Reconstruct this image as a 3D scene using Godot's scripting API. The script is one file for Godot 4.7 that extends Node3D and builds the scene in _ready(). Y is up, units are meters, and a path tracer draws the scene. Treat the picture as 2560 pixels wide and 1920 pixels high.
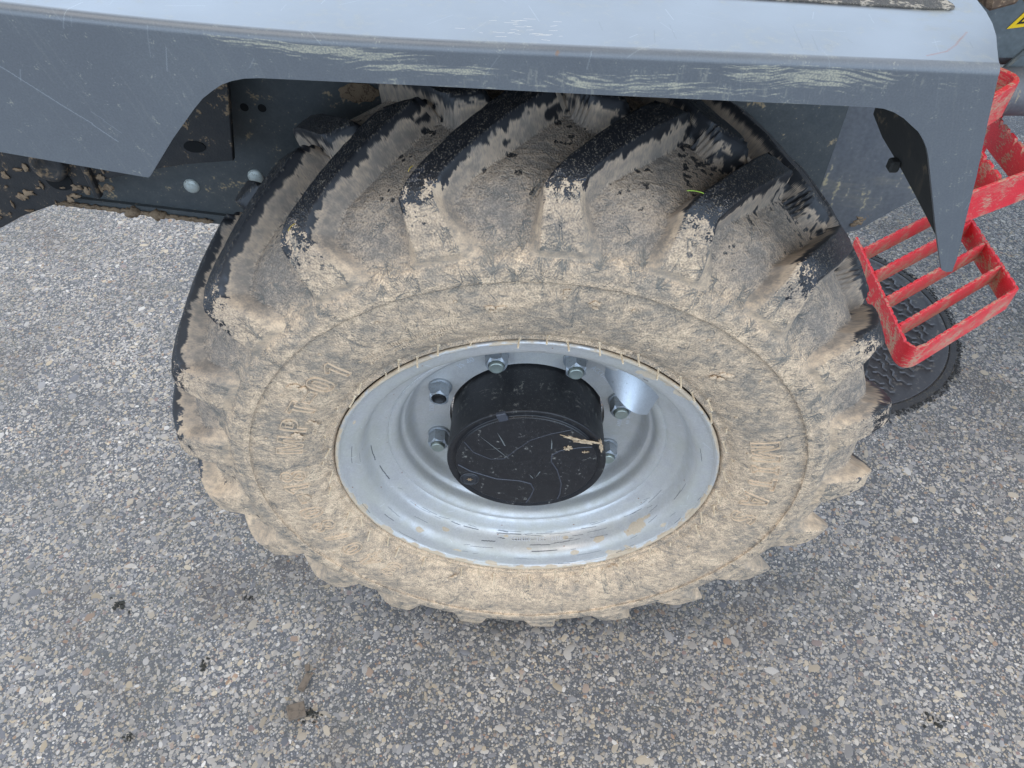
extends Node3D
# Muddy tractor-tread wheel of a compact loader on exposed-aggregate asphalt, seen from above under an overcast sky.

const HY := 0.460                 # height of the wheel hub above the ground
const NEAR_PHASE := 86.6          # angle of one near-side lug, degrees
const PITCH := 360.0 / 21.0

var TEX := {}
var rng := RandomNumberGenerator.new()


# ---------------------------------------------------------------- mesh helpers
class MB:
	var v := PackedVector3Array()
	var n := PackedVector3Array()
	var uv := PackedVector2Array()
	var ix := PackedInt32Array()

	func vert(p: Vector3, nn: Vector3, t := Vector2.ZERO) -> int:
		v.append(p)
		n.append(nn)
		uv.append(t)
		return v.size() - 1

	func tri(a: int, b: int, c: int) -> void:
		# clockwise seen from the side its normals point to
		var g := (v[c] - v[a]).cross(v[b] - v[a])
		if g.dot(n[a] + n[b] + n[c]) < 0.0:
			ix.append_array(PackedInt32Array([a, c, b]))
		else:
			ix.append_array(PackedInt32Array([a, b, c]))

	func poly(pts: Array, nn: Vector3) -> void:
		var base := v.size()
		for p in pts:
			vert(p, nn, Vector2(p.x, p.y))
		for i in range(1, pts.size() - 1):
			tri(base, base + i, base + i + 1)

	func face(pts: Array, away: Vector3) -> void:
		# flat convex polygon whose normal points away from a point
		var g: Vector3 = (pts[1] - pts[0]).cross(pts[2] - pts[0])
		if g.length() < 1e-12 and pts.size() > 3:
			g = (pts[2] - pts[0]).cross(pts[3] - pts[0])
		g = g.normalized()
		var mid := Vector3.ZERO
		for p in pts:
			mid += p
		mid /= pts.size()
		if g.dot(mid - away) < 0.0:
			g = -g
		poly(pts, g)

	func box(size: Vector3, t: Transform3D, bev := 0.002) -> void:
		var h := size / 2.0
		var b := minf(bev, minf(h.x, minf(h.y, h.z)) * 0.9)
		var c := t.origin
		var s := [-1.0, 1.0]
		for ax in 3:
			var a1 := (ax + 1) % 3
			var a2 := (ax + 2) % 3
			for q in s:
				var pts := []
				for k in [[-1, -1], [1, -1], [1, 1], [-1, 1]]:
					var p := Vector3.ZERO
					p[ax] = q * h[ax]
					p[a1] = k[0] * (h[a1] - b)
					p[a2] = k[1] * (h[a2] - b)
					pts.append(t * p)
				face(pts, c)
			for q in s:
				for w in s:
					var e := []
					for k in [[0, -1], [0, 1], [1, 1], [1, -1]]:
						var p := Vector3.ZERO
						p[ax] = k[1] * (h[ax] - b)
						p[a1] = q * (h[a1] - (b if k[0] else 0.0))
						p[a2] = w * (h[a2] - (0.0 if k[0] else b))
						e.append(t * p)
					face(e, c)
		for i in s:
			for j in s:
				for k in s:
					face([t * Vector3(i * h.x, j * (h.y - b), k * (h.z - b)), t * Vector3(i * (h.x - b), j * h.y, k * (h.z - b)), t * Vector3(i * (h.x - b), j * (h.y - b), k * h.z)], c)

	func lathe(prof: Array, segs: int, t: Transform3D, a0 := 0.0, a1 := TAU, outward := 1.0) -> void:
		# profile of Vector2(r, z) turned round the z axis of t; the normal lies to the left of the profile's direction times outward
		var m := prof.size()
		var base := v.size()
		var run := 0.0
		for j in m:
			var d: Vector2 = (prof[mini(j + 1, m - 1)] - prof[maxi(j - 1, 0)]).normalized()
			if j > 0:
				run += (prof[j] - prof[j - 1]).length()
			var nn := Vector2(-d.y, d.x) * outward
			for i in segs + 1:
				var a := a0 + (a1 - a0) * i / segs
				vert(t * Vector3(prof[j].x * cos(a), prof[j].x * sin(a), prof[j].y), t.basis * Vector3(nn.x * cos(a), nn.x * sin(a), nn.y), Vector2(float(i) / segs, run))
		for j in m - 1:
			for i in segs:
				var p := base + j * (segs + 1) + i
				quad(p, p + 1, p + segs + 2, p + segs + 1)

	func quad(a: int, b: int, c: int, d: int) -> void:
		if v[a].distance_squared_to(v[b]) > 1e-14:
			tri(a, b, c)
		if v[c].distance_squared_to(v[d]) > 1e-14:
			tri(a, c, d)

	func tube(pts: Array, r: float, k := 6) -> void:
		var base := v.size()
		for i in pts.size():
			var d: Vector3 = (pts[mini(i + 1, pts.size() - 1)] - pts[maxi(i - 1, 0)]).normalized()
			var s := d.cross(Vector3(0.31, 0.52, 0.79)).normalized()
			var u := d.cross(s)
			for j in k:
				var a := TAU * j / k
				var nn := s * cos(a) + u * sin(a)
				vert(pts[i] + nn * r, nn)
		for i in pts.size() - 1:
			for j in k:
				quad(base + i * k + j, base + i * k + (j + 1) % k, base + (i + 1) * k + (j + 1) % k, base + (i + 1) * k + j)
		for e in [0, pts.size() - 1]:
			var ring := []
			for j in k:
				ring.append(v[base + e * k + j])
			face(ring, pts[1] if e == 0 else pts[e - 1])

	func blob(c: Vector3, r: Vector3, seed_: float, rough := 0.25, flat_bottom := false, segs := 9) -> void:
		var rows := int(segs * 0.7) + 1
		var base := v.size()
		for j in rows + 1:
			var la := PI * j / rows - PI / 2
			for i in segs:
				var lo := TAU * i / segs
				var d := Vector3(cos(la) * cos(lo), sin(la), cos(la) * sin(lo))
				var k := 1.0 + rough * (sin(d.x * 4.1 + seed_ * 1.7) * sin(d.y * 3.7 + seed_) + 0.6 * sin(d.z * 6.3 + seed_ * 2.3 + d.x * 5.0))
				var p := d * r * k
				if flat_bottom and p.y < 0:
					p.y *= 0.15
				vert(c + p, (d / r).normalized())
		for j in rows:
			for i in segs:
				var a := base + j * segs + i
				var b := base + j * segs + (i + 1) % segs
				quad(a, b, b + segs, a + segs)

	func strip(path: Array, h: float, thick: float, tooth := Vector2(0.018, 0.005), drop := 0.0) -> void:
		# an upright flat bar that follows a path (its top line); teeth: pitch and depth
		var pts := []
		var run := 0.0
		for i in path.size() - 1:
			var L: float = path[i].distance_to(path[i + 1])
			var cuts := maxi(1, int(L / 0.0022))
			for k in cuts:
				pts.append(path[i].lerp(path[i + 1], float(k) / cuts))
		pts.append(path[-1])
		var ring := []
		for i in pts.size():
			if i > 0:
				run += pts[i].distance_to(pts[i - 1])
			var d: Vector3 = pts[mini(i + 1, pts.size() - 1)] - pts[maxi(i - 1, 0)]
			d.y = 0
			d = d.normalized()
			var s := Vector3(d.z, 0, -d.x) * thick / 2.0
			var ph := fposmod(run / tooth.x, 1.0)
			var cut := tooth.y * (0.0 if ph < 0.62 else 0.5 - 0.5 * cos(TAU * (ph - 0.62) / 0.38)) if tooth.y > 0 else 0.0
			var top: Vector3 = pts[i] + Vector3(0, -cut, 0)
			var bot: Vector3 = pts[i] + Vector3(0, -h, 0)
			ring.append([bot - s, top - s, top + s, bot + s, s.normalized()])
		for i in ring.size() - 1:
			var a = ring[i]
			var b = ring[i + 1]
			var e := Vector3(0, 0.0008, 0)
			var w: Vector3 = a[4] * 0.0008
			var q := v.size()
			for side in [[0, 1, -1.0], [3, 2, 1.0]]:
				var i0 := vert(a[side[0]], a[4] * side[2])
				var i1 := vert(b[side[0]], b[4] * side[2])
				var i2 := vert(b[side[1]] - e, b[4] * side[2])
				var i3 := vert(a[side[1]] - e, a[4] * side[2])
				quad(i0, i1, i2, i3)
				var up: Vector3 = (Vector3.UP + a[4] * side[2]).normalized()
				var j2 := vert(b[side[1]] - w * side[2], up)
				var j3 := vert(a[side[1]] - w * side[2], up)
				var j0 := vert(a[side[1]] - e, up)
				var j1 := vert(b[side[1]] - e, up)
				quad(j0, j1, j2, j3)
			face([a[1] + w, b[1] + w, b[2] - w, a[2] - w], (a[0] + b[3]) / 2.0)
			face([a[0], b[0], b[3], a[3]], (a[1] + b[2]) / 2.0)
		face([ring[0][0], ring[0][1], ring[0][2], ring[0][3]], (ring[1][0] + ring[1][2]) / 2.0)
		face([ring[-1][0], ring[-1][1], ring[-1][2], ring[-1][3]], (ring[-2][0] + ring[-2][2]) / 2.0)

	func plate(outline: PackedVector2Array, z: float, thick: float, t := Transform3D(), bev := 0.0012) -> void:
		# a flat sheet cut to an outline in x and y, its front at z
		var tri_ix := Geometry2D.triangulate_polygon(outline)
		var cw := Geometry2D.is_polygon_clockwise(outline)
		var m := outline.size()
		var inset := PackedVector2Array()
		for i in m:
			var d0 := (outline[i] - outline[(i + m - 1) % m]).normalized()
			var d1 := (outline[(i + 1) % m] - outline[i]).normalized()
			var nn := Vector2(-d0.y, d0.x) + Vector2(-d1.y, d1.x)
			nn = nn.normalized() * (-1.0 if cw else 1.0)
			inset.append(outline[i] + nn * bev)
		for side in [1.0, -1.0]:
			var base := v.size()
			var zz := z if side > 0 else z - thick
			for p in inset:
				vert(t * Vector3(p.x, p.y, zz), t.basis * Vector3(0, 0, side), p)
			for i in range(0, tri_ix.size(), 3):
				tri(base + tri_ix[i], base + tri_ix[i + 1], base + tri_ix[i + 2])
		for i in m:
			var j := (i + 1) % m
			var d := (outline[j] - outline[i]).normalized()
			var o := Vector2(d.y, -d.x) * (-1.0 if cw else 1.0)
			var mid := Vector3(inset[i].x - o.x * 0.01, inset[i].y - o.y * 0.01, z - thick / 2)
			face([t * Vector3(outline[i].x, outline[i].y, z - bev), t * Vector3(outline[j].x, outline[j].y, z - bev), t * Vector3(outline[j].x, outline[j].y, z - thick + bev), t * Vector3(outline[i].x, outline[i].y, z - thick + bev)], t * mid)
			face([t * Vector3(outline[i].x, outline[i].y, z - bev), t * Vector3(outline[j].x, outline[j].y, z - bev), t * Vector3(inset[j].x, inset[j].y, z), t * Vector3(inset[i].x, inset[i].y, z)], t * mid)
			face([t * Vector3(outline[i].x, outline[i].y, z - thick + bev), t * Vector3(outline[j].x, outline[j].y, z - thick + bev), t * Vector3(inset[j].x, inset[j].y, z - thick), t * Vector3(inset[i].x, inset[i].y, z - thick)], t * mid)

	func mesh(old: ArrayMesh = null) -> ArrayMesh:
		var a := []
		a.resize(Mesh.ARRAY_MAX)
		a[Mesh.ARRAY_VERTEX] = v
		a[Mesh.ARRAY_NORMAL] = n
		a[Mesh.ARRAY_TEX_UV] = uv
		a[Mesh.ARRAY_INDEX] = ix
		var m := old if old else ArrayMesh.new()
		m.add_surface_from_arrays(Mesh.PRIMITIVE_TRIANGLES, a)
		return m


func put(called: String, m: Mesh, mat: Material, parent: Node, at := Vector3.ZERO, label := "") -> MeshInstance3D:
	var o := MeshInstance3D.new()
	o.name = called
	o.mesh = m
	if mat:
		o.material_override = mat
	o.position = at
	if label:
		o.set_meta("label", label)
	parent.add_child(o, true)
	return o


func tag(o: Node, label: String, category := "", group := "", kind := "") -> void:
	if label:
		o.set_meta("label", label)
	if category:
		o.set_meta("category", category)
	if group:
		o.set_meta("group", group)
	if kind:
		o.set_meta("kind", kind)


# ---------------------------------------------------------------- texture helpers
func noise(seed_: int, freq: float, octaves := 4, kind := FastNoiseLite.TYPE_SIMPLEX_SMOOTH) -> FastNoiseLite:
	var f := FastNoiseLite.new()
	f.seed = seed_
	f.frequency = freq
	f.noise_type = kind
	f.fractal_type = FastNoiseLite.FRACTAL_FBM if octaves > 1 else FastNoiseLite.FRACTAL_NONE
	f.fractal_octaves = octaves
	return f


func par(h: int, f: Callable) -> Array:
	var rows := []
	rows.resize(h)
	var id := WorkerThreadPool.add_group_task(func(y): rows[y] = f.call(y), h, -1, true)
	WorkerThreadPool.wait_for_group_task_completion(id)
	return rows


func images(w: int, h: int, rows: Array) -> Array:
	# rows of [rgb bytes, height bytes, roughness bytes] -> three images
	var out := []
	for k in rows[0].size():
		var data := PackedByteArray()
		for y in h:
			data.append_array(rows[y][k])
		out.append(Image.create_from_data(w, h, false, Image.FORMAT_RGB8 if k == 0 else Image.FORMAT_L8, data))
	return out


func textured(ims: Array, relief: float, tri := Vector3.ZERO) -> StandardMaterial3D:
	var m := StandardMaterial3D.new()
	m.albedo_texture = ImageTexture.create_from_image(ims[0])
	m.roughness = 1.0
	m.roughness_texture = ImageTexture.create_from_image(ims[2])
	if relief != 0.0:
		m.heightmap_enabled = true
		m.heightmap_texture = ImageTexture.create_from_image(ims[1])
		m.heightmap_scale = relief
	if tri != Vector3.ZERO:
		m.uv1_triplanar = true
		m.uv1_scale = tri
	return m


func b8(x: float) -> int:
	return clampi(int(x * 255.0), 0, 255)


func dirty(seed_: int, base: Color, dust: Color, amount: float, specks: float, rough: float, size := 512, streak := Vector2(1, 1), relief := 0.06, tile := 0.35) -> StandardMaterial3D:
	# paint under dust films, crusts and specks; tiles seamlessly on all three planes
	var big: Image = noise(seed_, 0.006 * 512.0 / size, 5).get_seamless_image(size, size)
	var mid: Image = noise(seed_ + 1, 0.025 * 512.0 / size, 4).get_seamless_image(size, size)
	var fine: Image = noise(seed_ + 2, 0.11 * 512.0 / size, 2).get_seamless_image(size, size)
	var A := big.get_data()
	var B := mid.get_data()
	var C := fine.get_data()
	var rows := par(size, func(y):
		var rgb := PackedByteArray()
		rgb.resize(size * 3)
		var hh := PackedByteArray()
		hh.resize(size)
		var rr := PackedByteArray()
		rr.resize(size)
		for x in size:
			var sx := int(x * streak.x) % size
			var sy := int(y * streak.y) % size
			var a := A[y * size + x] / 255.0 - 0.5
			var b := B[sy * size + sx] / 255.0 - 0.5
			var c := C[y * size + x] / 255.0 - 0.5
			var d := smoothstep(0.0, 0.22, amount - 0.5 + a * 0.8 + b * 0.75 + c * 0.35)
			var film := clampf(0.10 + a * 0.25 + b * 0.15, 0.0, 0.3) * minf(1.0, amount * 2.0)
			var sp := smoothstep(0.0, 0.06, c + b * 0.3 - 0.42 + specks)
			var k := clampf(maxf(d * 0.92, maxf(sp * 0.75, film)), 0.0, 1.0)
			var col := base.lerp(dust, k)
			var sh := 1.0 + c * 0.16 + b * 0.10
			rgb[x * 3] = b8(col.r * sh)
			rgb[x * 3 + 1] = b8(col.g * sh)
			rgb[x * 3 + 2] = b8(col.b * sh)
			hh[x] = b8(0.3 + 0.35 * d + 0.25 * sp + 0.18 * c)
			rr[x] = b8(lerpf(rough + c * 0.15, 0.92, k))
		return [rgb, hh, rr])
	return textured(images(size, size, rows), relief, Vector3.ONE / tile)


func plain(c: Color, rough: float, metal := 0.0) -> StandardMaterial3D:
	var m := StandardMaterial3D.new()
	m.albedo_color = c
	m.roughness = rough
	m.metallic = metal
	return m


func draw_line(im: Image, a: Vector2, b: Vector2, c: Color, w: float, k := 1.0) -> void:
	var L := a.distance_to(b)
	var d := (b - a) / maxf(L, 0.001)
	var s := Vector2(-d.y, d.x)
	var i := 0.0
	while i <= L:
		var wob := sin(i * 0.05) * w * 0.4
		for q in range(-int(w), int(w) + 1):
			var p := a + d * i + s * (q + wob)
			var x := int(p.x)
			var y := int(p.y)
			if x >= 0 and y >= 0 and x < im.get_width() and y < im.get_height():
				im.set_pixel(x, y, im.get_pixel(x, y).lerp(c, k * (1.0 - absf(q) / (w + 1.0))))
		i += 0.7


# ---------------------------------------------------------------- the tyre
# profile of the outer half from the bead to the middle of the tread: carcass B and lug tops T, as (radius, z)
var PB := [Vector2(.2545, -.0065), Vector2(.2595, .0018), Vector2(.2660, .0010), Vector2(.274, .0070), Vector2(.297, .0155), Vector2(.326, .0205), Vector2(.3545, .0195), Vector2(.3580, .0236), Vector2(.378, .0212),
	Vector2(.3910, .0070), Vector2(.4045, -.0005), Vector2(.4175, -.0075), Vector2(.4285, -.0190), Vector2(.438, -.035), Vector2(.442, -.063), Vector2(.444, -.100), Vector2(.445, -.140)]
var PT := [Vector2(.2545, -.0065), Vector2(.2595, .0018), Vector2(.2660, .0010), Vector2(.274, .0070), Vector2(.297, .0155), Vector2(.326, .0205), Vector2(.3545, .0195), Vector2(.3580, .0236), Vector2(.378, .0212),
	Vector2(.399, .0175), Vector2(.421, .0130), Vector2(.441, .0060), Vector2(.4555, -.004), Vector2(.4645, -.023), Vector2(.4700, -.060), Vector2(.4735, -.100), Vector2(.4750, -.140)]


func along(tab: Array, t: float) -> Vector2:
	var far := t > 16.0
	if far:
		t = 32.0 - t
	var i := clampi(int(t), 0, 15)
	var f := t - i
	var p1: Vector2 = tab[i]
	var p2: Vector2 = tab[i + 1]
	var p0: Vector2 = tab[i - 1] if i > 0 else p1 * 2.0 - p2
	var p3: Vector2 = tab[i + 2] if i < 15 else Vector2(p1.x, -.28 - p1.y)
	var p := p1.cubic_interpolate(p2, p0, p3, f)
	return Vector2(p.x, -.28 - p.y) if far else p


func lug(deg: float, t: float, z: float) -> Vector2:
	# (how far the surface is raised to the lug top, 0..1; number of the lug: 0.. near side, 100.. far side)
	var m := 0.0
	var best := -1
	for far in 2:
		var tt := 32.0 - t if far else t
		var zz := -.28 - z if far else z
		if tt < 8.0 or tt > 16.8:
			continue
		var shift := 97.0 * minf(zz, 0.0) - 4.0 * smoothstep(12.0, 8.0, tt) * 0.25
		var q := (deg - NEAR_PHASE - (PITCH * 0.5 if far else 0.0) - shift) / PITCH
		var k := roundf(q)
		var d := (q - k) * PITCH
		var hw := lerpf(3.0, 2.05, smoothstep(8.5, 11.5, tt)) + 0.35 * smoothstep(13.5, 16.0, tt)
		var wall := (0.80 if d > 0 else 2.1) + 0.9 * smoothstep(11.5, 9.0, tt)
		var x := clampf((absf(d) - hw) / wall, 0.0, 1.0)
		var w := (1.0 - lerpf(x, x * x * (3.0 - 2.0 * x), 0.35)) * smoothstep(8.25, 8.75, tt) * smoothstep(16.7, 16.1, tt)
		if w > m:
			m = w
			best = int(fposmod(k, 21.0)) + far * 100
	return Vector2(m, best)


func make_tyre_textures() -> Array:
	var W := 2048
	var H := 512
	var span := 120.0
	var mats := []
	var n_low := noise(11, 16.0, 4)
	var n_mid := noise(12, 70.0, 4)
	var n_fine := noise(13, 420.0, 2)
	var n_str := noise(14, 60.0, 4)
	var n_pale := noise(15, 28.0, 3)
	var tab_b := PackedVector2Array()
	var tab_t := PackedVector2Array()
	for y in H:
		tab_b.append(along(PB, 16.0 * y / (H - 1)))
		tab_t.append(along(PT, 16.0 * y / (H - 1)))
	var mm := span / 360.0 * TAU * 0.40 / W * 1000.0    # millimetres per texel round the tyre
	for half in 4:
		var start := -15.0 + 90.0 * half
		# feathery strokes left where wet mud was pulled off: dark lines beside pale ridges
		var dark := PackedByteArray()
		dark.resize(W * H)
		var ridge := PackedByteArray()
		ridge.resize(W * H)
		var r := RandomNumberGenerator.new()
		r.seed = 500 + half
		var stroke := func(x0: float, y0: float, ang: float, length: float, k: float, fat: float):
			var x := x0
			var y := y0
			var bend := r.randf_range(-0.02, 0.02)
			var steps := int(length)
			for i in steps:
				x += cos(ang)
				y += sin(ang)
				ang += bend + r.randf_range(-0.06, 0.06)
				var xi := int(x)
				var yi := int(y)
				if xi < 2 or yi < 2 or xi >= W - 2 or yi >= H - 2:
					break
				var f := k * (1.0 - float(i) / steps)
				dark[yi * W + xi] = maxi(dark[yi * W + xi], int(255 * f))
				dark[yi * W + xi + 1] = maxi(dark[yi * W + xi + 1], int(230 * f))
				if fat > 0.4:
					dark[yi * W + xi - 1] = maxi(dark[yi * W + xi - 1], int(200 * f))
					dark[(yi + 1) * W + xi] = maxi(dark[(yi + 1) * W + xi], int(200 * f))
				var up := yi - (2 if cos(ang) > 0 else -2)
				ridge[up * W + xi + 1] = maxi(ridge[up * W + xi + 1], int(220 * f))
				ridge[up * W + xi + 2] = maxi(ridge[up * W + xi + 2], int(170 * f))
			return Vector3(x, y, ang)
		for f in 80:
			# feathers: a rib with barbs
			var fx := r.randf() * W
			var fy := (r.randfn(8.6, 1.5) if r.randf() < 0.72 else r.randf_range(3.6, 12.5)) / 16.0 * H
			var ang := r.randf() * TAU
			var L := r.randf_range(24, 80)
			var px := fx
			var py := fy
			for i in int(L / 4.6):
				px += cos(ang) * 4.6
				py += sin(ang) * 4.6
				ang += r.randf_range(-0.10, 0.10)
				for s in [-1.0, 1.0]:
					if r.randf() < 0.8:
						stroke.call(px, py, ang + s * r.randf_range(0.4, 0.95), r.randf_range(9, 30) * (1.2 - float(i) / (L / 4.6)), r.randf_range(0.5, 1.0), r.randf())
			stroke.call(fx, fy, ang, L, 0.7, 0.0)
		for f in 34:
			# fans round a point
			var fx := r.randf() * W
			var fy := (r.randfn(8.7, 1.1)) / 16.0 * H
			var a0 := r.randf() * TAU
			for i in r.randi_range(10, 24):
				stroke.call(fx + r.randfn(0, 2.5), fy + r.randfn(0, 2.5), a0 + r.randf_range(-1.3, 1.3), r.randf_range(14, 66), r.randf_range(0.55, 1.0), r.randf())
		for f in 1500:
			# short scattered strokes, mostly lying round the tyre
			var fy := r.randf_range(2.6, 15.0) / 16.0 * H
			var ang := r.randfn(0.0, 0.45) + (PI if r.randf() < 0.5 else 0.0)
			stroke.call(r.randf() * W, fy, ang, r.randf_range(8, 40), r.randf_range(0.3, 0.75), r.randf() * 0.7)
		var rows := par(H, func(y):
			var t: float = 16.0 * y / (H - 1)
			var low: Vector2 = tab_b[y]
			var high: Vector2 = tab_t[y]
			var rgb := PackedByteArray()
			rgb.resize(W * 3)
			var hh := PackedByteArray()
			hh.resize(W)
			var rr := PackedByteArray()
			rr.resize(W)
			for x in W:
				var deg := start + span * x / W
				var an := deg_to_rad(deg)
				var L := lug(deg, t, high.y)
				var on: Vector2 = low.lerp(high, L.x)
				var rad := on.x
				var zz := on.y
				var p := Vector3(rad * cos(an), rad * sin(an), zz)
				var a := n_low.get_noise_3dv(p)
				var b := n_mid.get_noise_3dv(p)
				var c := n_fine.get_noise_3dv(p)
				var s := n_str.get_noise_3d(p.x * 1.1, p.y * 2.6, p.z * 2.6)
				var pale := n_pale.get_noise_3dv(p)
				var steep := smoothstep(0.03, 0.12, L.x) * smoothstep(0.99, 0.93, L.x)
				var dk := dark[y * W + x] / 255.0 * (1.0 - steep)
				var rg := ridge[y * W + x] / 255.0 * (1.0 - steep)
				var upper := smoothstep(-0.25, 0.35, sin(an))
				# how thick the dried mud lies
				var cover := 0.62
				if t < 7.0:
					cover = 0.56 + 0.06 * smoothstep(4.0, 2.0, t) + (1.0 - upper) * 0.10
				elif t < 9.2:
					cover = 0.54
				elif L.x < 0.5:
					cover = 0.52 + 0.08 * (1.0 - upper)
				else:
					cover = 0.62
				if t > 6.75 and t < 7.35:
					cover += 0.14
				cover += a * 0.36 + b * 0.17 + s * 0.20 + c * 0.22
				var k := smoothstep(0.22, 0.80, cover)
				k = clampf(k - dk * 0.95 + rg * 0.40, 0.0, 1.0)
				c *= 1.0 - 0.9 * steep
				b *= 1.0 - 0.45 * steep
				var thick := smoothstep(0.62, 0.95, cover + pale * 0.25)
				var film := Color(0.535, 0.490, 0.434).lerp(Color(0.605, 0.538, 0.464), clampf(0.4 + s * 1.2 + b, 0, 1))
				var mud := Color(0.725, 0.627, 0.520).lerp(Color(0.795, 0.692, 0.572), thick)
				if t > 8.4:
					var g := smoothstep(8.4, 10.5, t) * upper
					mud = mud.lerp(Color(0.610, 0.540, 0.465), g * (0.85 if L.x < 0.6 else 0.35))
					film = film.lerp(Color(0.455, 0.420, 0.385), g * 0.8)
				var col := film.lerp(mud, k)
				col = col.lerp(Color(0.30, 0.31, 0.305), dk * 0.60)
				var sh := 1.0 + c * 0.16 + b * 0.08
				col = Color(col.r * sh, col.g * sh, col.b * sh)
				var h := 0.30 + 0.26 * k + 0.14 * thick + 0.20 * b + 0.18 * c - 0.16 * dk + 0.24 * rg + 0.10 * s
				var ro := 0.93
				# rubber worn clean on the running faces, ragged where the crust has broken away
				var lim := 11.30 + a * 1.5 + b * 1.9 + c * 0.9 + (1.0 - upper) * 2.3
				var onlug := maxf(smoothstep(0.70, 0.75, L.x + b * 0.50 + c * 0.3 + a * 0.25), smoothstep(0.95, 0.98, L.x))
				var clean := smoothstep(lim, lim + 0.05, t) * onlug
				if t > 14.0 and L.x < 0.5:
					clean = maxf(clean, smoothstep(0.55, 0.62, a * 0.7 + b * 0.7 + (t - 14.0) * 0.17 + 0.12))
				var hole := smoothstep(0.49, 0.53, b * 0.72 + a * 0.55 + pale * 0.30 + c * 0.12)
				clean = maxf(clean, hole * 0.9 * smoothstep(9.0, 10.0, t))
				if clean > 0.0:
					var blk := Color(0.105, 0.105, 0.115)
					var wet := smoothstep(lim + 1.0, lim + 0.2, t) * onlug
					blk = blk.lerp(Color(0.185, 0.19, 0.215), wet * clampf(0.5 + b * 1.5, 0, 1))
					var sp := smoothstep(0.27, 0.36, c + 0.25 * b)
					blk = blk.lerp(Color(0.47, 0.42, 0.355), sp * 0.85)
					col = col.lerp(blk, clean)
					h = lerpf(h, 0.22 + 0.14 * c + 0.2 * sp, clean)
					ro = lerpf(ro, 0.56 - wet * 0.16 + 0.2 * sp, clean)
				h = lerpf(h, 0.36, steep * 0.85)
				var i3 := x * 3
				rgb[i3] = b8(col.r)
				rgb[i3 + 1] = b8(col.g)
				rgb[i3 + 2] = b8(col.b)
				hh[x] = b8(h)
				rr[x] = b8(ro)
			return [rgb, hh, rr])
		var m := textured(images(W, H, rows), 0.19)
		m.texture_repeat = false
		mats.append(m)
	return mats


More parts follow.
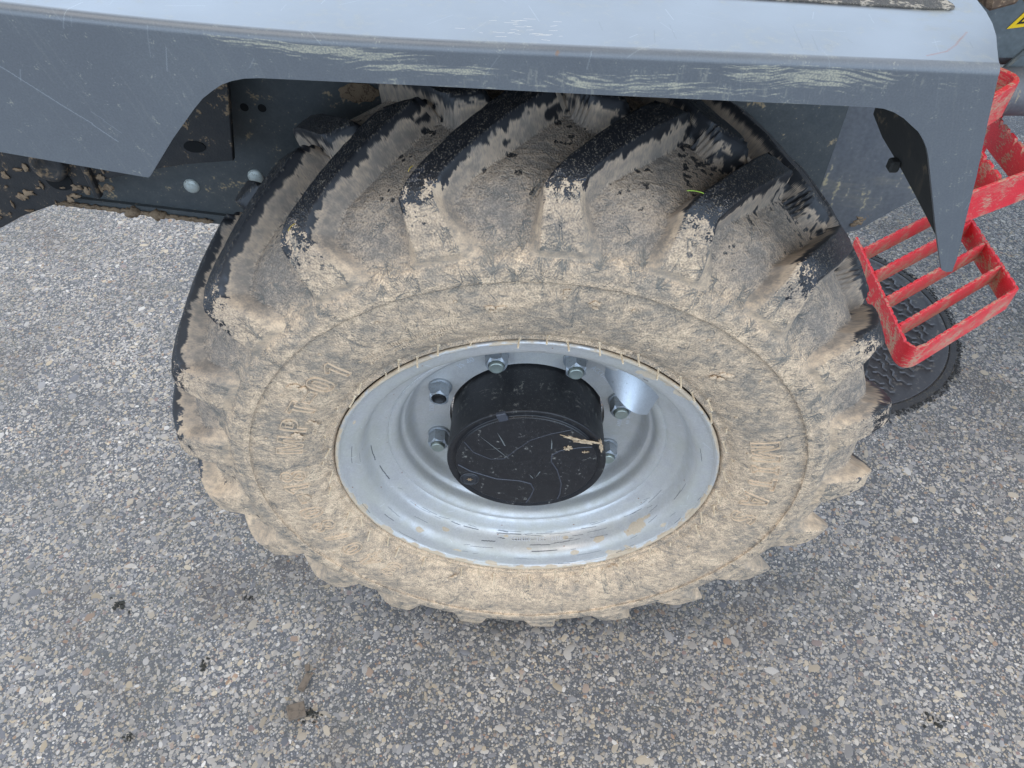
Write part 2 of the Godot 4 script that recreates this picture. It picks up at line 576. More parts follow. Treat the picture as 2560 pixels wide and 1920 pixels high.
func build_tyre(loader: Node3D) -> MeshInstance3D:
	var mats := make_tyre_textures()
	var N := 21 * 80
	var ts := PackedFloat32Array()
	for i in 32:
		var cuts := 3
		if i >= 3 and i < 7:
			cuts = 4
		elif i >= 7 and i < 13:
			cuts = 9
		elif i >= 13 and i < 16:
			cuts = 9
		elif i >= 16 and i < 19:
			cuts = 7
		elif i >= 19:
			cuts = 4 if i < 24 else 2
		for k in cuts:
			ts.append(i + float(k) / cuts)
	ts.append(32.0)
	var M := ts.size()
	# the columns of the grid follow the slant of the lugs
	var shear := PackedFloat32Array()
	for t in ts:
		var z := along(PT, t).y
		shear.append(97.0 * minf(maxf(z, -.28 - z), 0.0))
	var pos := PackedVector3Array()
	pos.resize(M * N)
	var msk := PackedFloat32Array()
	msk.resize(M * N)
	var ids := PackedInt32Array()
	ids.resize(M * N)
	var lump := noise(31, 26.0, 3)
	var crumb := noise(32, 120.0, 2)
	var res := par(M, func(j):
		var t: float = ts[j]
		var B := along(PB, t)
		var T := along(PT, t)
		var P := PackedVector3Array()
		var K := PackedFloat32Array()
		var I := PackedInt32Array()
		for i in N:
			var deg := 360.0 * i / N + shear[j]
			var L := lug(deg, t, T.y)
			var p := B.lerp(T, L.x)
			var a := deg_to_rad(deg)
			var q := Vector3(cos(a) * p.x, sin(a) * p.x, p.y)
			var bump := 0.0
			if t > 2.5 and t < 29.5:
				bump = lump.get_noise_3dv(q) * 0.0012 + crumb.get_noise_3dv(q) * (0.0006 if t > 7.5 else 0.0003)
			var o := Vector2(p.x - 0.37, (p.y + 0.14) * 0.8).normalized() * bump
			q += Vector3(cos(a) * o.x, sin(a) * o.x, o.y)
			if t < 16.0 and q.y < 0.0:
				q.z += 0.007 * exp(-pow(wrapf(deg + 90.0, -180.0, 180.0) / 26.0, 2)) * smoothstep(2.0, 5.0, t) * smoothstep(13.5, 9.0, t)
			q.y = maxf(q.y, -HY + 0.0015)
			P.append(q)
			K.append(L.x)
			I.append(int(L.y))
		return [P, K, I])
	for j in M:
		for i in N:
			pos[j * N + i] = res[j][0][i]
			msk[j * N + i] = res[j][1][i]
			ids[j * N + i] = res[j][2][i]
	var nres := par(M, func(j):
		var out := PackedVector3Array()
		for i in N:
			var du := pos[j * N + (i + 1) % N] - pos[j * N + (i + N - 1) % N]
			var dv := pos[mini(j + 1, M - 1) * N + i] - pos[maxi(j - 1, 0) * N + i]
			out.append(du.cross(dv).normalized())
		return out)
	# the profile runs outwards over the sidewall: at row 40 the normal has to look towards +z
	var flip := -1.0 if nres[20][0].z < 0 else 1.0
	var nor := PackedVector3Array()
	for j in M:
		nor.append_array(nres[j])
	var row16 := 0
	while ts[row16] < 15.999:
		row16 += 1
	var bins := {}
	for j in M - 1:
		for i in N:
			var a := j * N + i
			var c := (j + 1) * N + (i + 1) % N
			var key := -1
			if msk[a] + msk[c] > 0.5 and ids[a] >= 0 and ts[j] > 8.2:
				key = ids[a]
			else:
				key = -1 - i * 4 / N
			if not bins.has(key):
				bins[key] = PackedInt32Array()
			bins[key].append(a)
	var build := func(cells: PackedInt32Array, half: int, into: ArrayMesh):
		var mb := MB.new()
		var map := {}
		var start := -15.0 + 90.0 * half
		for a in cells:
			var j: int = a / N
			var i: int = a % N
			var q := []
			for s in [[0, 0], [0, 1], [1, 1], [1, 0]]:
				var jj: int = j + s[0]
				var ii: int = i + s[1]
				var beyond := j >= row16
				var key: int = jj * (N + 1) + ii + (M * (N + 1) if beyond else 0)
				if not map.has(key):
					var deg := 360.0 * ii / N + shear[jj]
					if beyond:
						deg += PITCH * 0.5
					if deg < start:
						deg += 360.0
					if deg > start + 200.0:
						deg -= 360.0
					var t := ts[jj]
					map[key] = mb.vert(pos[jj * N + ii % N], nor[jj * N + ii % N] * flip, Vector2((deg - start) / 120.0, (32.0 - t if t > 16.0 else t) / 16.0))
				q.append(map[key])
			mb.tri(q[0], q[1], q[2])
			mb.tri(q[0], q[2], q[3])
		return mb.mesh(into)
	var body: ArrayMesh = null
	for q in 4:
		body = build.call(bins[-1 - q], q, body)
	var tyre := put("tyre", body, null, loader, Vector3(0, HY, 0), "mud-caked black rubber tyre with chunky tractor tread")
	for q in 4:
		body.surface_set_material(q, mats[q])
	for k in range(0, 121):
		if not bins.has(k):
			continue
		var deg := fposmod(NEAR_PHASE + (k % 100) * PITCH + (PITCH * 0.5 if k >= 100 else 0.0) - 6.0, 360.0)
		var half := int(deg / 90.0)
		put("tread_lug", build.call(bins[k], half, null), mats[half], tyre)
	return tyre


# ---------------------------------------------------------------- lettering
var glyphs := {}


func glyph(ch: String, bold := true) -> TextMesh:
	var f := SystemFont.new()
	f.font_names = PackedStringArray(["Droid Sans"])
	f.font_weight = 700 if bold else 400
	var tm := TextMesh.new()
	tm.font = f
	tm.text = ch
	tm.font_size = 64
	tm.pixel_size = 0.01
	tm.depth = 0.0
	return tm


func outline_edges(ch: String) -> Array:
	# the edges of a letter's outline, as pairs of points scaled to a letter height of 1
	if glyphs.has(ch):
		return glyphs[ch]
	var arr := glyph(ch).surface_get_arrays(0)
	var vs: PackedVector3Array = arr[Mesh.ARRAY_VERTEX]
	var ii: PackedInt32Array = arr[Mesh.ARRAY_INDEX] if arr[Mesh.ARRAY_INDEX] != null and arr[Mesh.ARRAY_INDEX].size() else PackedInt32Array(range(vs.size()))
	var lo := Vector3.INF
	var hi := -Vector3.INF
	for p in vs:
		lo = lo.min(p)
		hi = hi.max(p)
	var seen := {}
	for i in range(0, ii.size(), 3):
		for e in 3:
			var a := vs[ii[i + e]]
			var b := vs[ii[i + (e + 1) % 3]]
			if absf(a.z - b.z) > 1e-5:
				continue
			var ka := "%d,%d" % [roundi(a.x * 2000), roundi(a.y * 2000)]
			var kb := "%d,%d" % [roundi(b.x * 2000), roundi(b.y * 2000)]
			if ka == kb:
				continue
			var key := ka + "|" + kb if ka < kb else kb + "|" + ka
			if seen.has(key):
				seen[key][2] += 1
			else:
				seen[key] = [a, b, 1]
	var out := []
	var h := hi.y - lo.y
	var mid := (hi + lo) / 2.0
	for key in seen:
		if seen[key][2] == 1:
			var a: Vector3 = (seen[key][0] - mid) / h
			var b: Vector3 = (seen[key][1] - mid) / h
			out.append([Vector2(a.x, a.y), Vector2(b.x, b.y)])
	glyphs[ch] = out
	return out


func tyre_at(r: float, a: float, lift: float) -> Vector3:
	# point on the sidewall at a radius and an angle
	var z := 0.0
	for i in range(2, 9):
		var p: Vector2 = PB[i]
		var q: Vector2 = PB[i + 1]
		if r >= p.x and r <= q.x:
			var lo := float(i)
			var hi := i + 1.0
			for k in 8:
				var t := (lo + hi) / 2
				if along(PB, t).x < r:
					lo = t
				else:
					hi = t
			z = along(PB, lo).y
	return Vector3(r * cos(a), r * sin(a), z + lift)


func moulded_letter(ch: String, r: float, deg: float, size: Vector2, mat: Material, tyre: Node3D) -> void:
	var mb := MB.new()
	for e in outline_edges(ch):
		var a: Vector2 = e[0] * size
		var b: Vector2 = e[1] * size
		var cuts := maxi(1, int(a.distance_to(b) / 0.006))
		for k in cuts:
			var p := a.lerp(b, float(k) / cuts)
			var q := a.lerp(b, float(k + 1) / cuts)
			var d := (q - p).normalized()
			var s := Vector2(-d.y, d.x) * 0.0008
			var at := func(w: Vector2, lift: float) -> Vector3:
				return tyre_at(r + w.y, deg_to_rad(deg) - w.x / r, lift)
			p -= d * 0.0004
			q += d * 0.0004
			var L := [at.call(p + s, -0.0006), at.call(p + s * 0.35, 0.0018), at.call(p - s * 0.35, 0.0018), at.call(p - s, -0.0006)]
			var R := [at.call(q + s, -0.0006), at.call(q + s * 0.35, 0.0018), at.call(q - s * 0.35, 0.0018), at.call(q - s, -0.0006)]
			var c: Vector3 = (L[0] + R[3]) / 2.0 - Vector3(0, 0, 0.002)
			for i in 3:
				mb.face([L[i], R[i], R[i + 1], L[i + 1]], c)
	put("raised_letter", mb.mesh(), mat, tyre)


func stamped_text(called: String, text: String, h: float, t: Transform3D, radius: float, mat: Material, parent: Node3D, bold := false) -> void:
	# small solid lettering on a flat disc, bent round its axis (radius > 0: tops outwards)
	var tm := glyph(text, bold)
	tm.depth = 0.04
	var arr := tm.surface_get_arrays(0)
	var src: PackedVector3Array = arr[Mesh.ARRAY_VERTEX]
	var nn: PackedVector3Array = arr[Mesh.ARRAY_NORMAL]
	var k := h / 0.47
	var out := PackedVector3Array()
	var on := PackedVector3Array()
	for i in src.size():
		var p := src[i] * k
		var a := p.x / radius
		out.append(t * Vector3((radius + p.y) * sin(a), (radius + p.y) * cos(a) - radius, p.z * 0.6))
		on.append(t.basis * nn[i].rotated(Vector3(0, 0, 1), -a))
	arr[Mesh.ARRAY_VERTEX] = out
	arr[Mesh.ARRAY_NORMAL] = on
	arr[Mesh.ARRAY_TANGENT] = null
	var m := ArrayMesh.new()
	m.add_surface_from_arrays(Mesh.PRIMITIVE_TRIANGLES, arr)
	put(called, m, mat, parent)


# ---------------------------------------------------------------- rim and hub
func rim_profile() -> Array:
	var key := [Vector2(.2475, -.0065), Vector2(.2530, -.0050), Vector2(.2545, -.0022), Vector2(.2535, .0002), Vector2(.2510, .0008), Vector2(.2485, -.0010), Vector2(.2470, -.0040), Vector2(.2400, -.0055), Vector2(.2320, -.0075),
		Vector2(.2265, -.0110), Vector2(.2225, -.0180), Vector2(.2200, -.0280), Vector2(.2170, -.0385), Vector2(.2125, -.0440), Vector2(.2040, -.0475), Vector2(.1960, -.0515), Vector2(.1930, -.0545), Vector2(.1915, -.0535), Vector2(.1870, -.0545), Vector2(.1820, -.0590),
		Vector2(.1790, -.0650), Vector2(.1775, -.0740), Vector2(.1745, -.0780), Vector2(.1720, -.0800), Vector2(.1690, -.0860), Vector2(.1660, -.0950), Vector2(.1620, -.1010), Vector2(.1560, -.1040), Vector2(.1450, -.1052), Vector2(.1200, -.1055), Vector2(.1120, -.1055), Vector2(.1105, -.1070), Vector2(.1105, -.1250)]
	var out := []
	for i in key.size() - 1:
		var p0: Vector2 = key[maxi(i - 1, 0)]
		var p3: Vector2 = key[mini(i + 2, key.size() - 1)]
		for k in 3:
			out.append(key[i].cubic_interpolate(key[i + 1], p0, p3, k / 3.0))
	out.append(key[-1])
	return out


func rim_material() -> StandardMaterial3D:
	var W := 2048
	var H := 560
	var n1 := noise(41, 9.0, 4)
	var n2 := noise(42, 45.0, 4)
	var n3 := noise(43, 300.0, 2)
	# mud splashes that are still stuck to the metal: angle in degrees, place along the profile in metres, size
	var splats := [[250.0, .012, .022], [258.0, .02, .014], [305.0, .014, .03], [318.0, .048, .020], [322.0, .055, .012], [52.0, .017, .030], [44.0, .016, .022], [236.0, .06, .008], [280.0, .016, .010], [287.0, .066, .006], [272.0, .052, .006], [301.0, .052, .008], [155.0, .028, .004], [200.0, .016, .016], [214.0, .0155, .012], [340.0, .016, .018], [356.0, .0150, .012], [120.0, .0155, .016], [96.0, .016, .012], [328.0, .030, .007], [290.0, .040, .006], [244.0, .034, .009], [262.0, .070, .005], [225.0, .045, .008]]
	var total := 0.270
	var rows := par(H, func(y):
		var d: float = total * y / (H - 1)
		var rgb := PackedByteArray()
		rgb.resize(W * 3)
		var hh := PackedByteArray()
		hh.resize(W)
		var rr := PackedByteArray()
		rr.resize(W)
		var mt := PackedByteArray()
		mt.resize(W)
		for x in W:
			var an := TAU * x / W
			var p := Vector3(cos(an) * 0.22, sin(an) * 0.22, d)
			var a := n1.get_noise_3dv(p)
			var b := n2.get_noise_3dv(p)
			var c := n3.get_noise_3dv(p)
			var col := Color(0.760, 0.752, 0.742)
			var sh := 1.0 + c * 0.05 + b * 0.04
			# thin dust, thicker in the fillets and low down
			var low := smoothstep(0.3, -0.9, sin(an))
			var fil := exp(-pow((d - 0.040) / 0.007, 2)) + 0.7 * exp(-pow((d - 0.083) / 0.006, 2)) + 0.6 * exp(-pow((d - 0.118) / 0.008, 2))
			var k := clampf(0.14 + a * 0.34 + b * 0.25 + fil * (0.18 + 0.25 * maxf(0, a)), 0.0, 0.45)
			col = col.lerp(Color(0.585, 0.565, 0.50), k)
			# mud on the lip
			var lip := smoothstep(0.0155, 0.012, d + b * 0.008 - (0.003 if low > 0.3 else 0.0)) + smoothstep(0.0165, 0.0145, d) * smoothstep(0.1, 0.2, a + b * 0.6) * 0.6
			lip *= smoothstep(-0.45, 0.0, a * 0.8 + b * 0.7 + low * 0.65 - 0.05)
			lip = maxf(lip, smoothstep(0.0085, 0.007, d))
			var mud := lip
			for s in splats:
				var da := absf(wrapf(rad_to_deg(an) - s[0], -180.0, 180.0)) / 180.0 * PI * 0.23
				var q := sqrt(pow(da / s[2], 2) + pow((d - s[1]) / (s[2] * 0.45), 2))
				if q < 1.6:
					mud = maxf(mud, smoothstep(1.0, 0.85, q + b * 1.1 + a * 0.5) * 0.85)
			col = col.lerp(Color(0.72, 0.635, 0.525), clampf(mud, 0, 1) * 0.92)
			mt[x] = b8(0.48 * (1.0 - clampf(mud * 1.1 + k * 0.8, 0, 1)))
			hh[x] = b8(0.4 + 0.3 * mud + 0.06 * c + 0.10 * b)
			rr[x] = b8(lerpf(maxf(0.33, 0.36 + 0.06 * c + k * 0.5), 0.9, clampf(mud, 0, 1)))
			rgb[x * 3] = b8(col.r * sh)
			rgb[x * 3 + 1] = b8(col.g * sh)
			rgb[x * 3 + 2] = b8(col.b * sh)
		return [rgb, hh, rr, mt])
	var ims := images(W, H, rows)
	var r := RandomNumberGenerator.new()
	r.seed = 77
	var im: Image = ims[0]
	for i in 90:
		# scuffs that follow the turning of the wheel
		var d: float = [0.0215, 0.047, 0.058, 0.0735, 0.0745, 0.079, 0.066, 0.035][i % 8] + r.randfn(0, 0.0012)
		var x0 := r.randf() * W
		if i % 3:
			x0 = W * r.randf_range(0.55, 0.95)
		var L := r.randf_range(8, 60)
		draw_line(im, Vector2(x0, d / total * H), Vector2(x0 + L, (d + r.randfn(0, 0.0012)) / total * H), Color(0.2, 0.21, 0.23), 0.6 if r.randf() < 0.75 else 1.3, r.randf_range(0.45, 0.9))
	for i in 70:
		var x0 := r.randf() * W
		var d := r.randf_range(0.018, 0.10)
		draw_line(im, Vector2(x0, d / total * H), Vector2(x0 + r.randfn(0, 14), (d + r.randf_range(0.002, 0.009)) / total * H), Color(0.86, 0.87, 0.88), 0.5, 0.5)
	for i in 26:
		# specks of rust
		var x0 := r.randf() * W
		var d := r.randf_range(0.010, 0.10)
		draw_line(im, Vector2(x0, d / total * H), Vector2(x0 + r.randf_range(1, 4), d / total * H), Color(0.45, 0.26, 0.17), 1.0, 0.9)
	var m := textured(ims, 0.05)
	m.uv1_scale = Vector3(1, 1.0 / total, 1)
	m.metallic = 1.0
	m.metallic_texture = ImageTexture.create_from_image(ims[3])
	m.metallic_specular = 0.5
	return m


func build_rim(loader: Node3D) -> void:
	var mb := MB.new()
	mb.lathe(rim_profile(), 320, Transform3D(), 0, TAU, -1.0)
	# the back of the barrel closes the wheel
	mb.lathe([Vector2(.2475, -.0065), Vector2(.245, -.02), Vector2(.20, -.06), Vector2(.19, -.14), Vector2(.20, -.22), Vector2(.247, -.27), Vector2(.2535, -.279)], 96, Transform3D(), 0, TAU, -1.0)
	var rim := put("rim", mb.mesh(), rim_material(), loader, Vector3(0, HY, 0), "silver steel wheel rim with mud on its lip")
	var steel := dirty(151, Color(0.60, 0.62, 0.64), Color(0.52, 0.50, 0.45), 0.30, 0.02, 0.42, 256, Vector2.ONE, 0.02, 0.08)
	steel.metallic = 0.55
	var zinc := dirty(152, Color(0.64, 0.67, 0.64), Color(0.50, 0.50, 0.42), 0.25, 0.02, 0.35, 256, Vector2.ONE, 0.02, 0.06)
	zinc.metallic = 0.7
	var black := plain(Color(0.07, 0.07, 0.075), 0.5)
	for k in 8:
		var deg := 17.5 + 45.0 * k
		var a := deg_to_rad(deg)
		var at := Vector3(cos(a) * 0.1355, sin(a) * 0.1355, -0.1055)
		var nb := MB.new()
		var turn := deg_to_rad([8, 31, 3, 22, 47, 12, 38, 19][k])
		# collar, hexagon with rounded shoulders, opening
		nb.lathe([Vector2(0.0165, 0.0), Vector2(0.0165, 0.0032), Vector2(0.0160, 0.0042), Vector2(0.012, 0.0046)], 28, Transform3D(), 0, TAU, -1.0)
		var R := 0.0150
		var z0 := 0.004
		var z1 := 0.0235
		for s in 6:
			var a0 := turn + TAU * s / 6
			var a1 := turn + TAU * (s + 1) / 6
			var p0 := Vector3(cos(a0) * R, sin(a0) * R, z0)
			var p1 := Vector3(cos(a1) * R, sin(a1) * R, z0)
			var ring := []
			var low := []
			for q in 7:
				var f := q / 6.0
				var e := p0.lerp(p1, f)
				var dip := 0.0026 * pow(absf(f - 0.5) * 2.0, 2)
				ring.append(Vector3(e.x, e.y, z1 - dip))
				low.append(e)
			for q in 6:
				nb.face([low[q], low[q + 1], ring[q + 1], ring[q]], Vector3(0, 0, 0.012))
				var c0 := Vector3(ring[q].x, ring[q].y, 0).normalized() * 0.0108
				var c1 := Vector3(ring[q + 1].x, ring[q + 1].y, 0).normalized() * 0.0108
				c0.z = z1 + 0.0006
				c1.z = z1 + 0.0006
				nb.face([ring[q], ring[q + 1], c1, c0], Vector3(0, 0, 0.005))
		nb.lathe([Vector2(0.0109, z1 + 0.0006), Vector2(0.0103, z1 + 0.0002), Vector2(0.0098, z1 - 0.003)], 24, Transform3D(), 0, TAU, -1.0)
		var nut := put("wheel_nut", nb.mesh(), steel, rim, at)
		var eb := MB.new()
		if k == 3:
			eb.lathe([Vector2(0.0098, z1 - 0.003), Vector2(0.0092, z1 + 0.0008), Vector2(0.0080, z1 + 0.0012), Vector2(0.0070, z1 - 0.002), Vector2(0.0001, z1 - 0.0026)], 20, Transform3D(), 0, TAU, -1.0)
			put("stud_plug", eb.mesh(), black, rim, at, "black plastic plug in the upper left wheel nut")
		else:
			eb.lathe([Vector2(0.0098, z1 - 0.003), Vector2(0.0097, z1 + 0.0036), Vector2(0.0090, z1 + 0.0050), Vector2(0.0076, z1 + 0.0055), Vector2(0.0068, z1 + 0.0046), Vector2(0.0001, z1 + 0.0044)], 24, Transform3D(), 0, TAU, -1.0)
			put("stud_end", eb.mesh(), zinc, rim, at)
	# bent sheet that guards the valve
	var gb := MB.new()
	var pts := []
	for i in 13:
		var f := i / 12.0
		var col := []
		for j in 17:
			var g := j / 16.0
			var tip := lerpf(0.0, 1.0, g)
			var base := Vector3(0.098, 0.180, -0.062).lerp(Vector3(0.172, 0.120, -0.054), f)
			var end := Vector3(0.099, 0.130, -0.052).lerp(Vector3(0.154, 0.088, -0.040), f)
			var p := base.lerp(end, tip)
			p.z += 0.012 * sin(PI * f) * (0.4 + tip) - 0.016 * pow(1.0 - f, 3) * tip
			col.append(p)
		pts.append(col)
	for side in [1.0, -1.0]:
		var base := gb.v.size()
		for i in 13:
			for j in 17:
				var du: Vector3 = pts[mini(i + 1, 12)][j] - pts[maxi(i - 1, 0)][j]
				var dv: Vector3 = pts[i][mini(j + 1, 16)] - pts[i][maxi(j - 1, 0)]
				var nn := du.cross(dv).normalized()
				if nn.z < 0:
					nn = -nn
				gb.vert(pts[i][j] + nn * side * 0.0015, nn * side, Vector2(i / 12.0, j / 16.0))
		for i in 12:
			for j in 16:
				gb.quad(base + i * 17 + j, base + (i + 1) * 17 + j, base + (i + 1) * 17 + j + 1, base + i * 17 + j + 1)
	for i in 12:
		gb.face([gb.v[i * 17 + 16], gb.v[(i + 1) * 17 + 16], gb.v[221 + (i + 1) * 17 + 16], gb.v[221 + i * 17 + 16]], pts[i][14])
	for j in 16:
		for e in [0, 12]:
			gb.face([gb.v[e * 17 + j], gb.v[e * 17 + j + 1], gb.v[221 + e * 17 + j + 1], gb.v[221 + e * 17 + j]], pts[6][j])
	var bright := dirty(153, Color(0.72, 0.735, 0.75), Color(0.35, 0.33, 0.3), 0.12, 0.0, 0.33, 256, Vector2.ONE, 0.02, 0.10)
	bright.metallic = 0.6
	put("valve_guard", gb.mesh(), bright, rim, Vector3.ZERO, "bright bent sheet metal guard over the valve")
	# stamped letters
	var letter := plain(Color(0.80, 0.81, 0.83), 0.35, 0.5)
	var disc := func(deg: float, r: float) -> Transform3D:
		return Transform3D(Basis(Vector3(0, 0, 1), deg_to_rad(deg - 90.0)), Vector3(cos(deg_to_rad(deg)) * r, sin(deg_to_rad(deg)) * r, -0.1052))
	stamped_text("stamped_lettering", "ACCURIDE", 0.0075, disc.call(41, 0.136), 0.136, letter, rim)
	stamped_text("stamped_lettering", "MADE IN", 0.0065, disc.call(2, 0.147), 0.147, letter, rim)
	stamped_text("stamped_lettering", "GERMANY", 0.0065, disc.call(1, 0.134), 0.134, letter, rim)
	stamped_text("stamped_lettering", "IS  40", 0.0080, disc.call(127, 0.138), 0.138, letter, rim)
	stamped_text("stamped_lettering", "1101", 0.0070, disc.call(172, 0.137), 0.137, letter, rim)
	# on the sloping ledge at the bottom
	for w in [["ACCURIDER", 268.5], ["TRT", 276.5], ["8196", 283.5]]:
		var d := deg_to_rad(w[1])
		var o := Vector3(cos(d), sin(d), 0)
		var up := Vector3(o.x * 0.28, o.y * 0.28, 0.96).normalized() * -1.0
		var nrm := (-o * 0.96 + Vector3(0, 0, 0.28)).normalized()
		var right := up.cross(nrm)
		stamped_text("stamped_lettering", w[0], 0.0062, Transform3D(Basis(right, up, nrm), o * 0.2182 + Vector3(0, 0, -0.0335)), 8.0, letter, rim)

	# hub cap
	var hb := MB.new()
	var hp := []
	var key := [Vector2(.1065, -.128), Vector2(.1070, -.110), Vector2(.1078, -.060), Vector2(.1083, -.034), Vector2(.1086, -.0275), Vector2(.1082, -.0250), Vector2(.1068, -.0240), Vector2(.1020, -.0250), Vector2(.0985, -.0262), Vector2(.0972, -.0255), Vector2(.0965, -.0235), Vector2(.0950, -.0222), Vector2(.0920, -.0219), Vector2(.05, -.0217), Vector2(.0001, -.0217)]
	for i in key.size() - 1:
		for k in 4:
			hp.append(key[i].lerp(key[i + 1], k / 4.0) if i > 11 or i < 2 else key[i].cubic_interpolate(key[i + 1], key[maxi(i - 1, 0)], key[mini(i + 2, key.size() - 1)], k / 4.0))
	hp.append(key[-1])
	hb.lathe(hp.slice(16), 200, Transform3D(), 0, TAU, -1.0)
	var bar := MB.new()
	bar.lathe(hp.slice(0, 17), 200, Transform3D(), 0, TAU, -1.0)
	var cast := dirty(161, Color(0.115, 0.115, 0.125), Color(0.46, 0.445, 0.41), 0.19, 0.07, 0.34, 512, Vector2.ONE, 0.035, 0.12)
	var hub := put("hub_cap", hb.mesh(), cast, loader, Vector3(0, HY, 0), "scuffed black hub cap standing out of the rim")
	put("hub_barrel", bar.mesh(), dirty(163, Color(0.105, 0.105, 0.115), Color(0.43, 0.42, 0.39), 0.31, 0.13, 0.5, 512, Vector2.ONE, 0.05, 0.11), hub, Vector3.ZERO, "dusty black side wall of the hub cap")
	var curve := func(list: Array, z: float) -> Array:
		var c := Curve3D.new()
		for i in list.size():
			var p: Vector2 = list[i]
			var d: Vector2 = (list[mini(i + 1, list.size() - 1)] - list[maxi(i - 1, 0)]) * 0.17
			c.add_point(Vector3(p.x, p.y, z), Vector3(-d.x, -d.y, 0), Vector3(d.x, d.y, 0))
		var out := []
		for k in 60:
			out.append(c.sample_baked(c.get_baked_length() * k / 59.0))
		return out
	var edge := plain(Color(0.24, 0.245, 0.27), 0.45)
	var rb := MB.new()
	rb.tube(curve.call([Vector2(-.0935, -.005), Vector2(-.077, -.0195), Vector2(-.042, -.0365), Vector2(-.009, -.0405), Vector2(.007, -.047), Vector2(.0115, -.061), Vector2(.007, -.080), Vector2(.001, -.0945)], -0.0218), 0.0011)
	put("cast_ridge", rb.mesh(), edge, hub)
	rb = MB.new()
	rb.tube(curve.call([Vector2(.0865, .040), Vector2(.070, .038), Vector2(.045, .031), Vector2(.034, .020), Vector2(.034, .006), Vector2(.043, -.014), Vector2(.050, -.046), Vector2(.049, -.072), Vector2(.046, -.0835)], -0.0218), 0.0010)
	put("cast_ridge", rb.mesh(), edge, hub)
	rb = MB.new()
	rb.tube(curve.call([Vector2(-.083, .046), Vector2(-.071, .023), Vector2(-.049, .009), Vector2(-.030, .010), Vector2(-.015, .029), Vector2(.005, .052), Vector2(.032, .066), Vector2(.058, .075)], -0.0221), 0.0007)
	put("cast_ridge", rb.mesh(), edge, hub)
	var tb := MB.new()
	tb.box(Vector3(0.013, 0.0145, 0.006), Transform3D(Basis(Vector3(0, 0, 1), deg_to_rad(18)), Vector3(-.0318, .0975, -.0235)), 0.0012)
	put("locating_tab", tb.mesh(), edge, hub)
	var pb := MB.new()
	pb.lathe([Vector2(.0138, -.0220), Vector2(.0134, -.0206), Vector2(.0118, -.0204), Vector2(.0112, -.0216), Vector2(.0100, -.0216), Vector2(.0096, -.0204), Vector2(.0060, -.0202), Vector2(.0050, -.0212), Vector2(.0001, -.0214)], 36, Transform3D(Basis(), Vector3(-.0790, -.0385, 0)), 0, TAU, -1.0)
	put("drain_plug", pb.mesh(), plain(Color(0.16, 0.165, 0.18), 0.42), hub)
	var star := MB.new()
	var so := PackedVector2Array()
	for i in 12:
		var rr := 0.0046 if i % 2 == 0 else 0.0022
		so.append(Vector2(-.0790 + rr * cos(TAU * i / 12), -.0385 + rr * sin(TAU * i / 12)))
	star.plate(so, -0.0206, 0.0004, Transform3D(), 0.0001)
	put("plug_socket", star.mesh(), plain(Color(0.50, 0.41, 0.31), 0.9), hub)
	# dried mud on the cap's right edge
	var mudm := dirty(162, Color(0.76, 0.66, 0.54), Color(0.62, 0.53, 0.42), 0.5, 0.0, 0.95, 256, Vector2.ONE, 0.12, 0.05)
	for s in [[.078, .051, .016, .0035, -0.12], [.060, .058, .013, .0024, -0.35], [.055, .037, .0055, .0040, 0.5], [.0985, .040, .0022, .014, 0.15], [.079, .029, .0045, .0016, 0.1]]:
		var sb := MB.new()
		var so2 := PackedVector2Array()
		for i in 22:
			var q := 1.0 + 0.30 * sin(i * 2.1 + s[0] * 90) + 0.22 * sin(i * 4.7 + s[1] * 200)
			so2.append(Vector2(cos(TAU * i / 22) * s[2] * q, sin(TAU * i / 22) * s[3] * q).rotated(s[4]) + Vector2(s[0], s[1]))
		sb.plate(so2, -0.0206 if s[0] < 0.095 else -0.0232, 0.0016, Transform3D(), 0.0004)
		put("mud_smear", sb.mesh(), mudm, hub)
	# pale scores across the cap
	var pale := plain(Color(0.42, 0.43, 0.42), 0.7)
	for s in [[-.0385, .0665, -.0285, .0385, .0011], [.0325, .0560, .0335, .0335, .0010], [-.0610, .058, -.0240, .0110, .0007], [.012, -.034, .0195, -.018, .0007], [.004, -.024, .010, -.0345, .0008], [-.055, .030, -.035, .033, .0006]]:
		var sb := MB.new()
		sb.plate(PackedVector2Array([Vector2(s[0], s[1]), Vector2(s[0] * .5 + s[2] * .5 + s[4], s[1] * .5 + s[3] * .5), Vector2(s[2] + s[4] * .6, s[3]), Vector2(s[2] - s[4], s[3] + s[4]), Vector2(s[0] * .5 + s[2] * .5 - s[4] * .4, s[1] * .5 + s[3] * .5)]), -0.02155, 0.0004, Transform3D(), 0.00005)
		put("scratch", sb.mesh(), pale, hub)


# ---------------------------------------------------------------- the bodywork
func crease(x: float) -> float:
	# height of the fender's bend above the hub
	return 0.5828 - 0.0335 * x + 0.030 * maxf(0.0, -x - 0.05) * maxf(0.0, -x - 0.05) * 4.0


